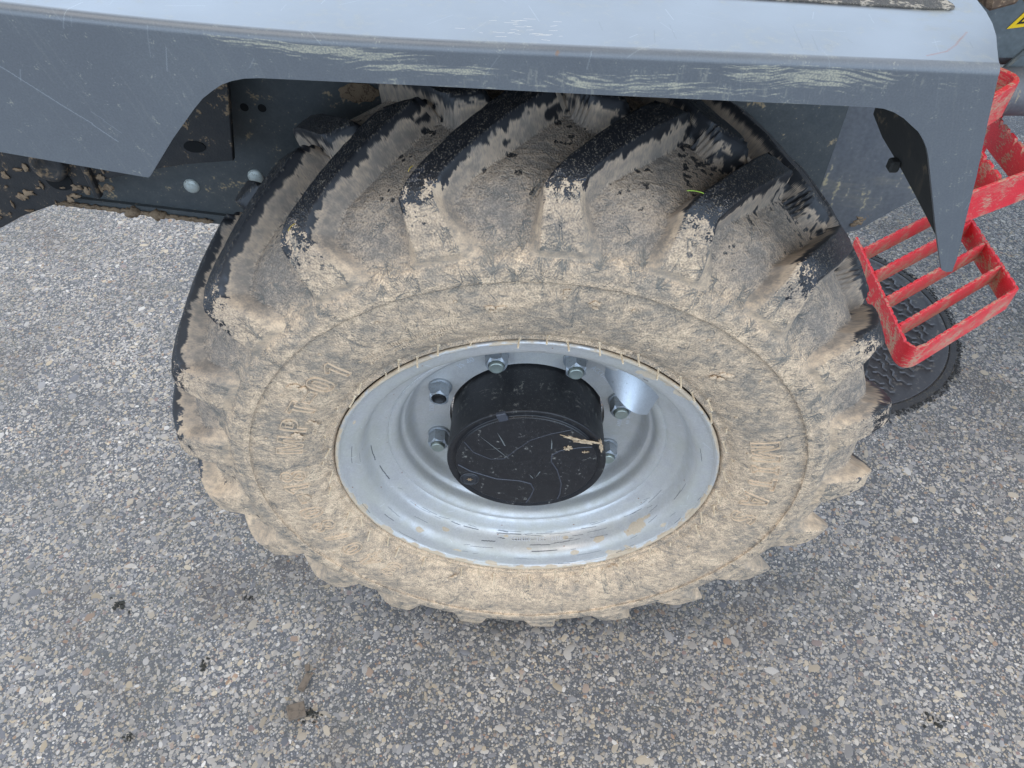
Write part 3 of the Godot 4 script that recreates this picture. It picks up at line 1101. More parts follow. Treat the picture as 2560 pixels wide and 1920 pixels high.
func fender_material() -> StandardMaterial3D:
	var W := 2048
	var H := 960
	var n1 := noise(51, 7.0, 4)
	var n2 := noise(52, 60.0, 4)
	var n3 := noise(53, 500.0, 2)
	var st := noise(54, 1.0, 5)
	var dr := noise(55, 1.0, 3)
	# x from -0.76 to 0.44; the distance from the bend runs from -0.22 (down the front) to +0.34 (back over the top)
	var rows := par(H, func(y):
		var d: float = -0.22 + 0.56 * y / (H - 1)
		var rgb := PackedByteArray()
		rgb.resize(W * 3)
		var hh := PackedByteArray()
		hh.resize(W)
		var rr := PackedByteArray()
		rr.resize(W)
		for i in W:
			var x := -0.76 + 1.20 * i / W
			var a := n1.get_noise_2d(x, d)
			var b := n2.get_noise_2d(x, d)
			var c := n3.get_noise_2d(x, d)
			var mud := 0.0
			if d < 0.002:
				# mud wiped along the front face
				var warp := 0.004 * sin(x * 23.0) + 0.006 * n1.get_noise_2d(x * 1.5, 3.0)
				var s := st.get_noise_2d(x * 14.0, (d + warp) * 420.0)
				var s2 := st.get_noise_2d(x * 34.0 + 50.0, (d - warp * 0.6) * 300.0)
				var left := exp(-pow((x + 0.165) / 0.085, 2)) * exp(-pow((d + 0.010 + 0.045 * (x + 0.18)) / 0.007, 2))
				var left2 := exp(-pow((x + 0.085) / 0.06, 2)) * exp(-pow((d + 0.022) / 0.005, 2))
				var mid := 0.75 * exp(-pow((x - 0.08) / 0.13, 2)) * exp(-pow((d + 0.026) / 0.009, 2))
				var right := exp(-pow((x - 0.215) / 0.085, 2)) * exp(-pow((d + 0.014) / 0.011, 2))
				var edge := 0.45 * exp(-pow((d + 0.036 + 0.01 * x) / 0.004, 2)) * smoothstep(-0.2, -0.1, x) * smoothstep(0.4, 0.2, x)
				var w := maxf(maxf(left, left2), maxf(mid, maxf(right * 0.95, edge)))
				var drip := dr.get_noise_2d(x * 260.0, d * 22.0)
				mud = smoothstep(0.55, 0.85, w * 1.0 + s * 0.75 + s2 * 0.35 + a * 0.15) * smoothstep(0.02, 0.25, w)
				mud = maxf(mud, 0.35 * smoothstep(0.30, 0.5, drip + w * 0.3) * smoothstep(0.1, 0.4, mid + right + edge * 1.2) * smoothstep(-0.10, 0.25, b))
				# fine slanting scuffs on the lower plates
				var sc := dr.get_noise_2d((x + d * 0.32) * 300.0, d * 9.0 + 40.0)
				mud = maxf(mud, 0.10 * smoothstep(0.30, 0.55, sc))
				mud = maxf(mud, 0.55 * smoothstep(0.52, 0.58, b * 0.8 + c * 0.35))
				mud *= 0.82 * (0.55 + 0.45 * smoothstep(-0.25, 0.25, c + b * 0.6))
			else:
				# dust and worn film on the flat
				var f := smoothstep(0.12, 0.5, b * 0.7 + a * 0.5 + c * 0.2 + 0.10 * smoothstep(0.03, 0.1, d))
				mud = 0.16 * f + 0.10 * smoothstep(0.50, 0.62, b * 0.8 + c * 0.45) + 0.20 * smoothstep(0.20, 0.6, b * 0.5 + c * 0.3 + a * 0.5 + 0.5 * exp(-pow((d - 0.105) / 0.012, 2)) - 0.20) * smoothstep(0.05, 0.2, x)
			mud = clampf(mud, 0, 0.85)
			var col := Color(0.362, 0.370, 0.380)
			var film := clampf(0.16 + 0.45 * a + 0.25 * b + 0.2 * c, 0.0, 0.55)
			col = col.lerp(Color(0.39, 0.40, 0.405), film)
			col = col.lerp(Color(0.655, 0.625, 0.535), mud)
			var sh := 1.0 + c * 0.05
			rgb[i * 3] = b8(col.r * sh)
			rgb[i * 3 + 1] = b8(col.g * sh)
			rgb[i * 3 + 2] = b8(col.b * sh)
			hh[i] = b8(0.4 + 0.25 * mud + 0.05 * c + 0.03 * a)
			rr[i] = b8(lerpf(0.36 + 0.08 * a + 0.06 * c, 0.85, mud))
		return [rgb, hh, rr])
	var ims := images(W, H, rows)
	var im: Image = ims[0]
	var r := RandomNumberGenerator.new()
	r.seed = 91
	var px := func(x: float, d: float) -> Vector2:
		return Vector2((x + 0.76) / 1.20 * W, (d + 0.22) / 0.56 * H)
	for i in 80:
		# hairline scratches
		var x := r.randf_range(-0.6, 0.42)
		var d := r.randf_range(-0.13, 0.12)
		var ang := r.randfn(1.25, 0.45) if r.randf() < 0.7 else r.randf() * PI
		var L := r.randf_range(0.004, 0.035)
		draw_line(im, px.call(x, d), px.call(x + cos(ang) * L, d + sin(ang) * L), Color(0.66, 0.68, 0.68), 0.5, r.randf_range(0.08, 0.30))
	# the long scratch over the left plate, the rust crack at the right corner, nicks along the bend
	var q := [Vector2(-.452, -.020), Vector2(-.425, -.042), Vector2(-.408, -.055), Vector2(-.384, -.075), Vector2(-.348, -.105)]
	for i in q.size() - 1:
		draw_line(im, px.call(q[i].x, q[i].y), px.call(q[i + 1].x, q[i + 1].y), Color(0.62, 0.64, 0.65), 0.8, 0.5)
	q = [Vector2(.300, .012), Vector2(.3185, .021), Vector2(.330, .033), Vector2(.340, .047), Vector2(.350, .060)]
	for i in q.size() - 1:
		draw_line(im, px.call(q[i].x, q[i].y), px.call(q[i + 1].x, q[i + 1].y), Color(0.42, 0.25, 0.20), 1.0, 0.9)
	for i in 9:
		var x := r.randf_range(-0.30, 0.38)
		draw_line(im, px.call(x, r.randf_range(0.0, 0.06)), px.call(x + 0.002, r.randf_range(0.0, 0.06)), Color(0.25, 0.24, 0.24), 0.6, 0.35)
	draw_line(im, px.call(0.016, -0.004), px.call(0.018, -0.001), Color(0.48, 0.34, 0.24), 2.0, 0.9)
	for i in 30:
		var x := r.randfn(-0.01, 0.02)
		var d := r.randf_range(0.01, 0.05)
		draw_line(im, px.call(x, d), px.call(x + r.randf_range(0.002, 0.01), d + r.randfn(0, 0.001)), Color(0.75, 0.68, 0.58), 0.6, 0.6)
	var m := textured(ims, 0.03)
	m.texture_repeat = false
	m.metallic_specular = 0.5
	m.clearcoat_enabled = true
	m.clearcoat = 0.22
	m.clearcoat_roughness = 0.28
	return m


func build_fender(loader: Node3D) -> void:
	var Z := 0.020          # plane of its front face
	var R := 0.0075          # radius of the bend
	var TH := 0.004
	var front := PackedVector2Array()
	for p in [[-.76, .5515], [-.4543, .4900], [-.3381, .4672], [-.3350, .4668], [-.3330, .4682], [-.3015, .5035], [-.2742, .5310], [-.2650, .5395], [-.2544, .5465], [-.2460, .5513], [-.2375, .5542], [-.2270, .5563], [-.2148, .5568], [-.0921, .5522], [.0533, .5458], [.2654, .5379], [.2760, .5368], [.2850, .5340], [.2950, .5288], [.3036, .5226],
		[.3115, .5170], [.3176, .5105], [.3235, .5030], [.3285, .4945], [.3416, .4682], [.3603, .4305], [.3816, .3894], [.3885, .3769], [.3940, .3745], [.3994, .3749], [.3985, .3800], [.3973, .3897], [.3867, .4309], [.3757, .4777], [.3621, .5278], [.3555, .5540]]:
		front.append(Vector2(p[0], p[1]))
	var xr := 0.3530
	var xs := []
	for i in 61:
		xs.append(lerpf(xr, -.76, i / 60.0))
	for x in xs:
		front.append(Vector2(x, crease(x) - R))
	var uvf := func(x: float, d: float) -> Vector2:
		return Vector2((x + 0.76) / 1.20, (d + 0.22) / 0.56)
	var mb := MB.new()
	var ti := Geometry2D.triangulate_polygon(front)
	for side in [1.0, -1.0]:
		var base := mb.v.size()
		for p in front:
			mb.vert(Vector3(p.x, p.y, Z if side > 0 else Z - TH), Vector3(0, 0, side), uvf.call(p.x, p.y - crease(p.x)))
		for i in range(0, ti.size(), 3):
			mb.tri(base + ti[i], base + ti[i + 1], base + ti[i + 2])
	# cut edge of the front sheet
	var nf := front.size()
	for i in nf - 61:
		var p := front[i]
		var q := front[i + 1]
		var d := (q - p).normalized()
		var o := Vector3(d.y, -d.x, 0)
		var e := [mb.vert(Vector3(p.x, p.y, Z), o, uvf.call(p.x, p.y - crease(p.x))), mb.vert(Vector3(q.x, q.y, Z), o, uvf.call(q.x, q.y - crease(q.x))), mb.vert(Vector3(q.x, q.y, Z - TH), o), mb.vert(Vector3(p.x, p.y, Z - TH), o)]
		mb.quad(e[0], e[1], e[2], e[3])
	# bend and flat top as one smooth sheet, in two skins
	var back := -0.335
	for side in [1.0, -1.0]:
		var base := mb.v.size()
		var cols := 61
		var rows := []
		for k in 9:
			var a := PI / 2 * k / 8
			rows.append([a, 0.0])
		for k in range(1, 15):
			rows.append([PI / 2, k / 14.0])
		for row in rows:
			for i in cols:
				var f: float = row[1]
				var w := f * (back - (Z - R))        # how far back over the top
				var x_edge := xr
				if f > 0:
					var zz: float = Z - R + w
					# the right end of the top swings out and back
					x_edge = xr + 0.033 * (1.0 - pow(clampf(1.0 + (zz - 0.007) / 0.13, 0.0, 1.0), 2.0))
				else:
					x_edge = xr - 0.0
				var x := lerpf(x_edge, -.76, i / 60.0)
				var rr := R if side > 0 else R - TH
				var p := Vector3(x, crease(x) - R + sin(row[0]) * rr, Z - R + cos(row[0]) * rr + w)
				var d: float = R * row[0] - R * 0.8 - w
				mb.vert(p, Vector3(0, sin(row[0]), cos(row[0])) * side, uvf.call(x, d))
		for j in rows.size() - 1:
			for i in cols - 1:
				mb.quad(base + j * cols + i, base + j * cols + i + 1, base + (j + 1) * cols + i + 1, base + (j + 1) * cols + i)
		if side > 0:
			for j in rows.size() - 1:
				# right cut edge
				var p := mb.v[base + j * cols]
				var q := mb.v[base + (j + 1) * cols]
				var n0 := mb.n[base + j * cols]
				var n1 := mb.n[base + (j + 1) * cols]
				var e := [mb.vert(p, Vector3(1, 0, 0)), mb.vert(q, Vector3(1, 0, 0)), mb.vert(q - n1 * TH, Vector3(1, 0, 0)), mb.vert(p - n0 * TH, Vector3(1, 0, 0))]
				mb.quad(e[0], e[1], e[2], e[3])
	var fm := fender_material()
	var fender := put("fender", mb.mesh(), fm, loader, Vector3(0, HY, 0), "blue-grey sheet metal fender streaked with dried mud")
	# the grip pad on the flat
	var pad := MB.new()
	var po := PackedVector2Array([Vector2(.02, -.092), Vector2(.13, -.0945), Vector2(.20, -.091), Vector2(.27, -.0875), Vector2(.335, -.0845), Vector2(.352, -.086), Vector2(.358, -.0905), Vector2(.3585, -.0965), Vector2(.3555, -.106), Vector2(.352, -.3), Vector2(.02, -.3)])
	pad.plate(po, 0.0, 0.0022, Transform3D(Basis(Vector3(1, -0.0335, 0), Vector3(0, 0, 1), Vector3(0.0335, 1, 0)), Vector3(0, 0.5828 + 0.0018, 0)), 0.0006)
	put("grip_pad", pad.mesh(), dirty(171, Color(0.27, 0.255, 0.235), Color(0.68, 0.63, 0.56), 0.50, 0.20, 0.85, 512, Vector2.ONE, 0.22, 0.07), fender, Vector3.ZERO, "gritty dark anti-slip pad on the flat of the fender")
	# inside stiffener at the right end, dark with dirt
	var dark := dirty(172, Color(0.17, 0.165, 0.155), Color(0.40, 0.345, 0.27), 0.32, 0.03, 0.8, 512, Vector2.ONE, 0.08, 0.30)
	var sb := MB.new()
	var top := [Vector3(.353, .566, .012), Vector3(.358, .545, .014), Vector3(.366, .510, .014), Vector3(.377, .465, .014), Vector3(.388, .425, .014), Vector3(.397, .385, .014)]
	var rear := [Vector3(.345, .566, -.15), Vector3(.344, .452, -.134), Vector3(.350, .440, -.110), Vector3(.361, .428, -.083), Vector3(.372, .414, -.048), Vector3(.390, .390, -.005)]
	for i in 5:
		sb.face([top[i], top[i + 1], rear[i + 1], rear[i]], Vector3(2, .5, 0))
		var o := Vector3(0.003, 0, 0)
		sb.face([top[i] + o, top[i + 1] + o, rear[i + 1] + o, rear[i] + o], Vector3(-2, .5, 0))
		sb.face([rear[i], rear[i + 1], rear[i + 1] + o, rear[i] + o], Vector3(.36, .5, 0.1))
	sb.box(Vector3(.010, .012, .012), Transform3D(Basis(), Vector3(.3565, .4270, -.0800)), 0.002)
	put("end_stiffener", sb.mesh(), dark, fender, Vector3.ZERO, "dark dirty stiffener inside the fender's right end")


func build_frame(loader: Node3D) -> void:
	var grey := dirty(181, Color(0.240, 0.255, 0.260), Color(0.56, 0.48, 0.37), 0.20, 0.045, 0.5, 512, Vector2.ONE, 0.05, 0.26)
	var streaked := dirty(182, Color(0.345, 0.35, 0.365), Color(0.63, 0.57, 0.45), 0.26, 0.02, 0.5, 512, Vector2(2, 0.5), 0.05, 0.40)
	var black := dirty(183, Color(0.125, 0.12, 0.12), Color(0.47, 0.385, 0.29), 0.36, 0.05, 0.75, 512, Vector2.ONE, 0.14, 0.24)
	var mudm := dirty(184, Color(0.50, 0.42, 0.33), Color(0.37, 0.30, 0.235), 0.45, 0.0, 0.95, 256, Vector2.ONE, 0.15, 0.06)
	# upright side panel behind the wheel, in two sheets
	var pb := MB.new()
	pb.plate(PackedVector2Array([Vector2(-1.2, .335), Vector2(-.698, .216), Vector2(-.468, .186), Vector2(-.30, .160), Vector2(.20, .150), Vector2(.4045, .150), Vector2(.4045, .62), Vector2(-1.2, .62)]), -.33, .006, Transform3D(), 0.0002)
	var panel := put("side_panel", pb.mesh(), grey, loader, Vector3(0, HY, 0), "grey steel panel behind the wheel, dotted with mud")
	var lb := MB.new()
	lb.box(Vector3(0.98, 0.016, 0.012), Transform3D(Basis(Vector3(0, 0, 1), deg_to_rad(-7.5)), Vector3(-.60, .1965, -.327)), 0.003)
	put("bottom_flange", lb.mesh(), grey, panel)
	var cb := MB.new()
	for i in 60:
		var f := i / 59.0
		var x := lerpf(-.69, -.47, f)
		var s := 0.0014 + 0.0016 * absf(sin(i * 2.3)) + (0.0045 if i in [29, 31, 39, 41] else 0.0)
		cb.blob(Vector3(x, .2085 - 0.135 * (x + .69) + 0.0015 * sin(i * 1.7), -.319), Vector3(0.0045 + s * 0.5, s, s), i * 1.3, 0.3)
	put("mud_crust", cb.mesh(), mudm, panel)
	var rb := MB.new()
	var zinc := dirty(185, Color(0.70, 0.72, 0.70), Color(0.5, 0.47, 0.4), 0.3, 0.03, 0.45, 256, Vector2.ONE, 0.03, 0.03)
	zinc.metallic = 0.4
	rb.lathe([Vector2(.0112, 0), Vector2(.0108, .0018), Vector2(.008, .0036), Vector2(.0045, .0046), Vector2(.0001, .005)], 32, Transform3D(), 0, TAU, -1.0)
	var rivet := put("rivet_head", rb.mesh(), zinc, panel, Vector3(-.483, .231, -.330))
	put("rivet_head", rivet.mesh, zinc, panel, Vector3(-.387, .2475, -.330))
	var hole := plain(Color(0.03, 0.03, 0.03), 0.9)
	for h in [-.3755, -.3525]:
		var hb := MB.new()
		hb.lathe([Vector2(.0056, .0002), Vector2(.0052, .0007), Vector2(.0001, .0006)], 20, Transform3D(), 0, TAU, -1.0)
		put("bolt_hole", hb.mesh(), hole, panel, Vector3(h, .3505 - (0.001 if h > -.36 else 0.0), -.330))
	var patch := MB.new()
	var po := PackedVector2Array()
	for i in 24:
		var k := 1.0 + 0.22 * sin(i * 1.9) + 0.16 * sin(i * 4.4)
		po.append(Vector2(-.222 + cos(TAU * i / 24) * .026 * k, .372 + sin(TAU * i / 24) * .013 * k))
	patch.plate(po, -.3285, .0015, Transform3D(), 0.0005)
	put("mud_patch", patch.mesh(), mudm, panel)
	var qb := MB.new()
	qb.plate(PackedVector2Array([Vector2(.4045, .150), Vector2(.455, .166), Vector2(.478, .178), Vector2(.545, .2475), Vector2(.550, .262), Vector2(.50, .36), Vector2(.43, .55), Vector2(.42, .62), Vector2(.4045, .62)]), 0.0, .006, Transform3D(Basis(Vector3(0, 1, 0), deg_to_rad(-7)), Vector3(.4045 * (1.0 - cos(deg_to_rad(7))), 0, -.33 - .4045 * sin(deg_to_rad(7)))), 0.0002)
	var wing := put("side_panel", qb.mesh(), streaked, loader, Vector3(0, HY, 0), "grey panel right of the wheel with slanting mud streaks")
	var eb := MB.new()
	for i in 46:
		var f := i / 45.0
		var p := Vector3(.468, .178, -.322).lerp(Vector3(.560, .2695, -.322), f)
		eb.blob(p + Vector3(-0.002 + 0.003 * sin(i * 2.7), 0.006 + 0.0045 * sin(i * 1.9), 0), Vector3(0.005, 0.0028 + 0.0018 * sin(i * 3.1), 0.0014), i * 2.1, 0.4)
	put("mud_crust", eb.mesh(), mudm, wing)
	# black bracket at the left, in front of the panel
	var bb := MB.new()
	bb.plate(PackedVector2Array([Vector2(-1.1, .22), Vector2(-.760, .197), Vector2(-.735, .206), Vector2(-.700, .224), Vector2(-.618, .254), Vector2(-.560, .284), Vector2(-.502, .298), Vector2(-.445, .308), Vector2(-.381, .314), Vector2(-.360, .411), Vector2(-.350, .46), Vector2(-.350, .60), Vector2(-1.1, .60)]), -.260, .010)
	var bracket := put("frame_bracket", bb.mesh(), black, loader, Vector3(0, HY, 0), "black steel bracket crusted with mud at the left")
	var ob := MB.new()
	for h in [[-.620, .283, .017, .015], [-.424, .334, .014, .008]]:
		var so := PackedVector2Array()
		for i in 24:
			so.append(Vector2(h[0] + cos(TAU * i / 24) * h[2], h[1] + sin(TAU * i / 24) * h[3]))
		ob.plate(so, -.2585, .001, Transform3D(), 0.0002)
	put("bolt_hole", ob.mesh(), plain(Color(0.012, 0.012, 0.012), 1.0), bracket)
	var nb := MB.new()
	nb.lathe([Vector2(.0225, -.002), Vector2(.0225, .008), Vector2(.0195, .011), Vector2(.013, .0115), Vector2(.0115, .007), Vector2(.0001, .006)], 28, Transform3D(), 0, TAU, -1.0)
	put("bolt_head", nb.mesh(), black, bracket, Vector3(-.619, .309, -.258))
	var ub := MB.new()
	for i in 46:
		var a := i * 2.39996
		ub.blob(Vector3(-.655 + 0.10 * sin(i * 1.13), .272 + 0.030 * cos(i * 2.7) - 0.30 * (0.10 * sin(i * 1.13)) * -1.0, -.2585), Vector3(0.004 + 0.003 * sin(a), 0.0034 + 0.0022 * cos(a), 0.0014), a, 0.5)
	put("mud_crust", ub.mesh(), mudm, bracket)
	var vb := MB.new()
	vb.box(Vector3(0.008, 0.11, 0.012), Transform3D(Basis(), Vector3(-.574, .315, -.256)), 0.002)
	put("bracket_rib", vb.mesh(), black, bracket)
	# axle and the underside that the panel hangs from
	var ab := MB.new()
	ab.lathe([Vector2(.075, -.10), Vector2(.085, -.16), Vector2(.085, -.70)], 32, Transform3D(), 0, TAU, 1.0)
	put("axle", ab.mesh(), black, loader, Vector3(0, HY, 0))
	# machine body at the right
	var body_mat := dirty(186, Color(0.335, 0.36, 0.365), Color(0.52, 0.50, 0.44), 0.16, 0.03, 0.5, 512, Vector2.ONE, 0.03, 0.6)
	var mb := MB.new()
	mb.box(Vector3(1.9, 0.34, 1.4), Transform3D(Basis(), Vector3(1.50, .285 + .17, -1.30)), 0.02)
	var chassis := put("chassis", mb.mesh(), body_mat, loader, Vector3(0, HY, 0), "dark grey machine body behind the red steps")
	var tb := MB.new()
	var cab := MB.new()
	cab.box(Vector3(1.4, 2.6, 1.8), Transform3D(Basis(), Vector3(2.35, .285 + 1.30, -1.25)), 0.03)
	put("cab_side", cab.mesh(), body_mat, chassis)
	tb.lathe([Vector2(.034, -.95), Vector2(.036, -.94), Vector2(.036, .95), Vector2(.034, .96)], 28, Transform3D(Basis(Vector3(0, 1, 0), PI / 2), Vector3(1.55, .262, -.575)), 0, TAU, 1.0)
	put("cross_tube", tb.mesh(), streaked, chassis)
	var eb2 := MB.new()
	var eo := PackedVector2Array([Vector2(.742, .288), Vector2(.752, .281), Vector2(.90, .281), Vector2(.90, .40), Vector2(.815, .40)])
	eb2.plate(eo, -.592, .012, Transform3D(), 0.004)
	put("access_cover", eb2.mesh(), body_mat, chassis)
	# warning sign: yellow triangle with a black border
	var yel := plain(Color(0.86, 0.70, 0.03), 0.5)
	var ink := plain(Color(0.06, 0.06, 0.05), 0.6)
	var A := Vector2(.721, .3490)
	var Bp := Vector2(.80, .48)
	var Cp := Vector2(.876, .372)
	var cen := (A + Bp + Cp) / 3.0
	var tri := func(k: float) -> PackedVector2Array:
		return PackedVector2Array([cen + (A - cen) * k, cen + (Cp - cen) * k, cen + (Bp - cen) * k])
	var wb := MB.new()
	wb.plate(tri.call(1.0), -.5985, .0010, Transform3D(), 0.0002)
	var sign_plate := put("warning_label", wb.mesh(), yel, chassis, Vector3.ZERO, "yellow triangular warning label with black border")
	for e in [[0, 1], [1, 2], [2, 0]]:
		var o: PackedVector2Array = tri.call(0.86)
		var inn: PackedVector2Array = tri.call(0.79)
		var ib := MB.new()
		ib.plate(PackedVector2Array([o[e[0]], o[e[1]], inn[e[1]], inn[e[0]]]), -.5980, .0004, Transform3D(), 0.00005)
		put("label_border", ib.mesh(), ink, chassis)
	for s in [[.765, .385, .79, .44, .004], [.748, .375, .760, .379, .003], [.775, .40, .785, .402, .003], [.80, .40, .81, .45, .005]]:
		var ib := MB.new()
		var p := Vector2(s[0], s[1])
		var q := Vector2(s[2], s[3])
		var sd: Vector2 = (q - p).normalized().orthogonal() * s[4] / 2
		ib.plate(PackedVector2Array([p - sd, q - sd, q + sd, p + sd]), -.5980, .0004, Transform3D(), 0.00005)
		put("label_mark", ib.mesh(), ink, chassis)
	# rusty clevis above the fender's corner
	var rust := dirty(187, Color(0.36, 0.29, 0.23), Color(0.55, 0.46, 0.36), 0.4, 0.02, 0.85, 256, Vector2.ONE, 0.1, 0.1)
	var kb := MB.new()
	kb.box(Vector3(0.045, 0.030, 0.05), Transform3D(Basis(Vector3(0, 0, 1), 0.3), Vector3(.668, .412, -.572)), 0.006)
	kb.box(Vector3(0.02, 0.03, 0.05), Transform3D(Basis(Vector3(0, 0, 1), 0.3), Vector3(.704, .420, -.572)), 0.004)
	put("rusty_clevis", kb.mesh(), rust, loader, Vector3(0, HY, 0))
	var mb2 := MB.new()
	mb2.box(Vector3(0.10, 0.24, 0.03), Transform3D(Basis(Vector3(0, 0, 1), 0.0), Vector3(.560, .45, -.600)), 0.004)
	put("mounting_plate", mb2.mesh(), body_mat, loader, Vector3(0, HY, 0))


func build_steps(loader: Node3D) -> void:
	var red := dirty(191, Color(0.845, 0.165, 0.205), Color(0.68, 0.57, 0.455), 0.49, 0.08, 0.46, 512, Vector2(1, 3), 0.06, 0.16)
	# lowest tread: sides run straight back, the front is cut on the skew
	var y := 0.0
	var skew := func(x: float, z0: float) -> float:
		return z0 - 0.69 * (x - 0.597)
	var mb := MB.new()
	var xl := 0.597
	var xr := 0.828
	var path := [Vector3(xl, y, -.545)]
	path.append(Vector3(xl, y, -.285))
	for i in 9:
		var f := i / 8.0
		# rounded corner
		var p := Vector3(xl, y, -.285).lerp(Vector3(xl, y, -.248), f).lerp(Vector3(xl, y, -.248).lerp(Vector3(xl + .034, y, -.2715), f), f)
		path.append(p)
	path.append(Vector3(xr, y, skew.call(xr, -.248)))
	path.append(Vector3(xr + .001, y, skew.call(xr, -.258)))
	path.append(Vector3(xr, y, -.72))
	mb.strip(path, 0.046, 0.005, Vector2(0.021, 0.0032))
	var tread := put("lower_step", mb.mesh(), red, loader, Vector3(0, HY, 0), "muddy red step grating with serrated bars beside the tyre")
	for z0 in [-.311, -.377, -.443, -.509]:
		var bb := MB.new()
		bb.strip([Vector3(xl + .003, y, skew.call(xl + .003, z0)), Vector3(xr - .003, y, skew.call(xr - .003, z0))], 0.034, 0.005, Vector2(0.0185, 0.0048))
		put("step_bar", bb.mesh(), red, tread)
	var hb := MB.new()
	hb.box(Vector3(0.006, 0.30, 0.05), Transform3D(Basis(), Vector3(xr + .004, .10, -.70)), 0.001)
	put("step_hanger", hb.mesh(), red, tread)
	# middle tread
	y = 0.20
	mb = MB.new()
	path = [Vector3(.648, y, -.62), Vector3(.648, y, -.386), Vector3(.655, y, -.3885), Vector3(.92, y, -.532), Vector3(.92, y, -.62)]
	mb.strip(path, 0.060, 0.005, Vector2(0.03, 0.0))
	var mid := put("middle_step", mb.mesh(), red, loader, Vector3(0, HY, 0), "red step above with thick muddy front bar")
	for b in [[.716, -.421], [.788, -.460], [.858, -.498]]:
		var bb := MB.new()
		bb.strip([Vector3(b[0], y - .002, -.62), Vector3(b[0], y - .002, b[1] - .003)], 0.05, 0.006, Vector2(0.028, 0.011))
		put("step_bar", bb.mesh(), red, mid)
	# top tread, of which only a corner shows
	y = 0.315
	mb = MB.new()
	path = [Vector3(.60, y, -.40), Vector3(.63, y, -.430), Vector3(0.702, y, -.492), Vector3(0.712, y, -.502), Vector3(0.716, y, -.512), Vector3(0.716, y, -.522), Vector3(0.709, y, -.535), Vector3(0.694, y, -.556)]
	mb.strip(path, 0.055, 0.008, Vector2(0.03, 0.0))
	var top := put("upper_step", mb.mesh(), red, loader, Vector3(0, HY, 0), "corner of the topmost red step beside the fender")


# ---------------------------------------------------------------- ground
func stone_mesh(s: int) -> ArrayMesh:
	var mb := MB.new()
	var r := RandomNumberGenerator.new()
	r.seed = 900 + s
	# a worn cobble: rounded polygon with a flattish crown
	var k := 9
	var rad := []
	for i in k:
		rad.append(r.randf_range(0.78, 1.15))
	var rings := [[1.0, -0.30], [1.03, 0.0], [0.93, 0.26], [0.70, 0.42], [0.30, 0.50]]
	var base := 0
	for q in rings:
		for i in k:
			var a := TAU * i / k + 0.1 * sin(s + i)
			var p := Vector3(cos(a) * rad[i] * q[0], q[1] + 0.05 * sin(i * 2.3 + s), sin(a) * rad[i] * q[0])
			mb.vert(p, Vector3(p.x * 0.8, 0.35 + maxf(q[1], 0) * 2.6, p.z * 0.8).normalized())
	for j in rings.size() - 1:
		for i in k:
			mb.quad(j * k + i, j * k + (i + 1) % k, (j + 1) * k + (i + 1) % k, (j + 1) * k + i)
	var c := mb.vert(Vector3(0, 0.51, 0), Vector3.UP)
	for i in k:
		mb.tri((rings.size() - 1) * k + i, (rings.size() - 1) * k + (i + 1) % k, c)
	return mb.mesh()


func ground_material() -> StandardMaterial3D:
	var S := 1024
	var cell := FastNoiseLite.new()
	cell.seed = 5
	cell.noise_type = FastNoiseLite.TYPE_CELLULAR
	cell.frequency = 0.16
	cell.cellular_jitter = 1.0
	cell.fractal_type = FastNoiseLite.FRACTAL_NONE
	cell.cellular_return_type = FastNoiseLite.RETURN_CELL_VALUE
	var V: PackedByteArray = cell.get_seamless_image(S, S, false, false, 0.04).get_data()
	cell.cellular_return_type = FastNoiseLite.RETURN_DISTANCE2_SUB
	var D: PackedByteArray = cell.get_seamless_image(S, S, false, false, 0.04).get_data()
	var N: PackedByteArray = noise(6, 0.012, 5).get_seamless_image(S, S).get_data()
	var F: PackedByteArray = noise(7, 0.35, 2).get_seamless_image(S, S).get_data()
	var pal := [Color(0.40, 0.395, 0.39), Color(0.34, 0.34, 0.35), Color(0.47, 0.455, 0.44), Color(0.55, 0.52, 0.47), Color(0.385, 0.385, 0.40), Color(0.62, 0.585, 0.53), Color(0.43, 0.42, 0.41), Color(0.70, 0.68, 0.66), Color(0.36, 0.36, 0.375), Color(0.52, 0.47, 0.40)]
	var rows := par(S, func(y):
		var rgb := PackedByteArray()
		rgb.resize(S * 3)
		var hh := PackedByteArray()
		hh.resize(S)
		var rr := PackedByteArray()
		rr.resize(S)
		for x in S:
			var i: int = y * S + x
			var chip := smoothstep(0.10, 0.40, D[i] / 255.0)
			var f := F[i] / 255.0 - 0.5
			var nn := N[i] / 255.0 - 0.5
			var col: Color = pal[(V[i] * 7 + V[i] / 9) % 10]
			col = Color(0.335, 0.33, 0.33).lerp(col, chip * 0.85)
			var sh := 1.0 + f * 0.30 + nn * 0.16
			rgb[x * 3] = b8(col.r * sh)
			rgb[x * 3 + 1] = b8(col.g * sh)
			rgb[x * 3 + 2] = b8(col.b * sh * 1.005)
			hh[x] = b8(0.25 + chip * 0.5 + f * 0.25)
			rr[x] = b8(0.82 + f * 0.2)
		return [rgb, hh, rr])
	var m := textured(images(S, S, rows), 0.10)
	m.uv1_scale = Vector3(1.0 / 0.62, 1.0 / 0.62, 1)
	m.vertex_color_use_as_albedo = true
	return m


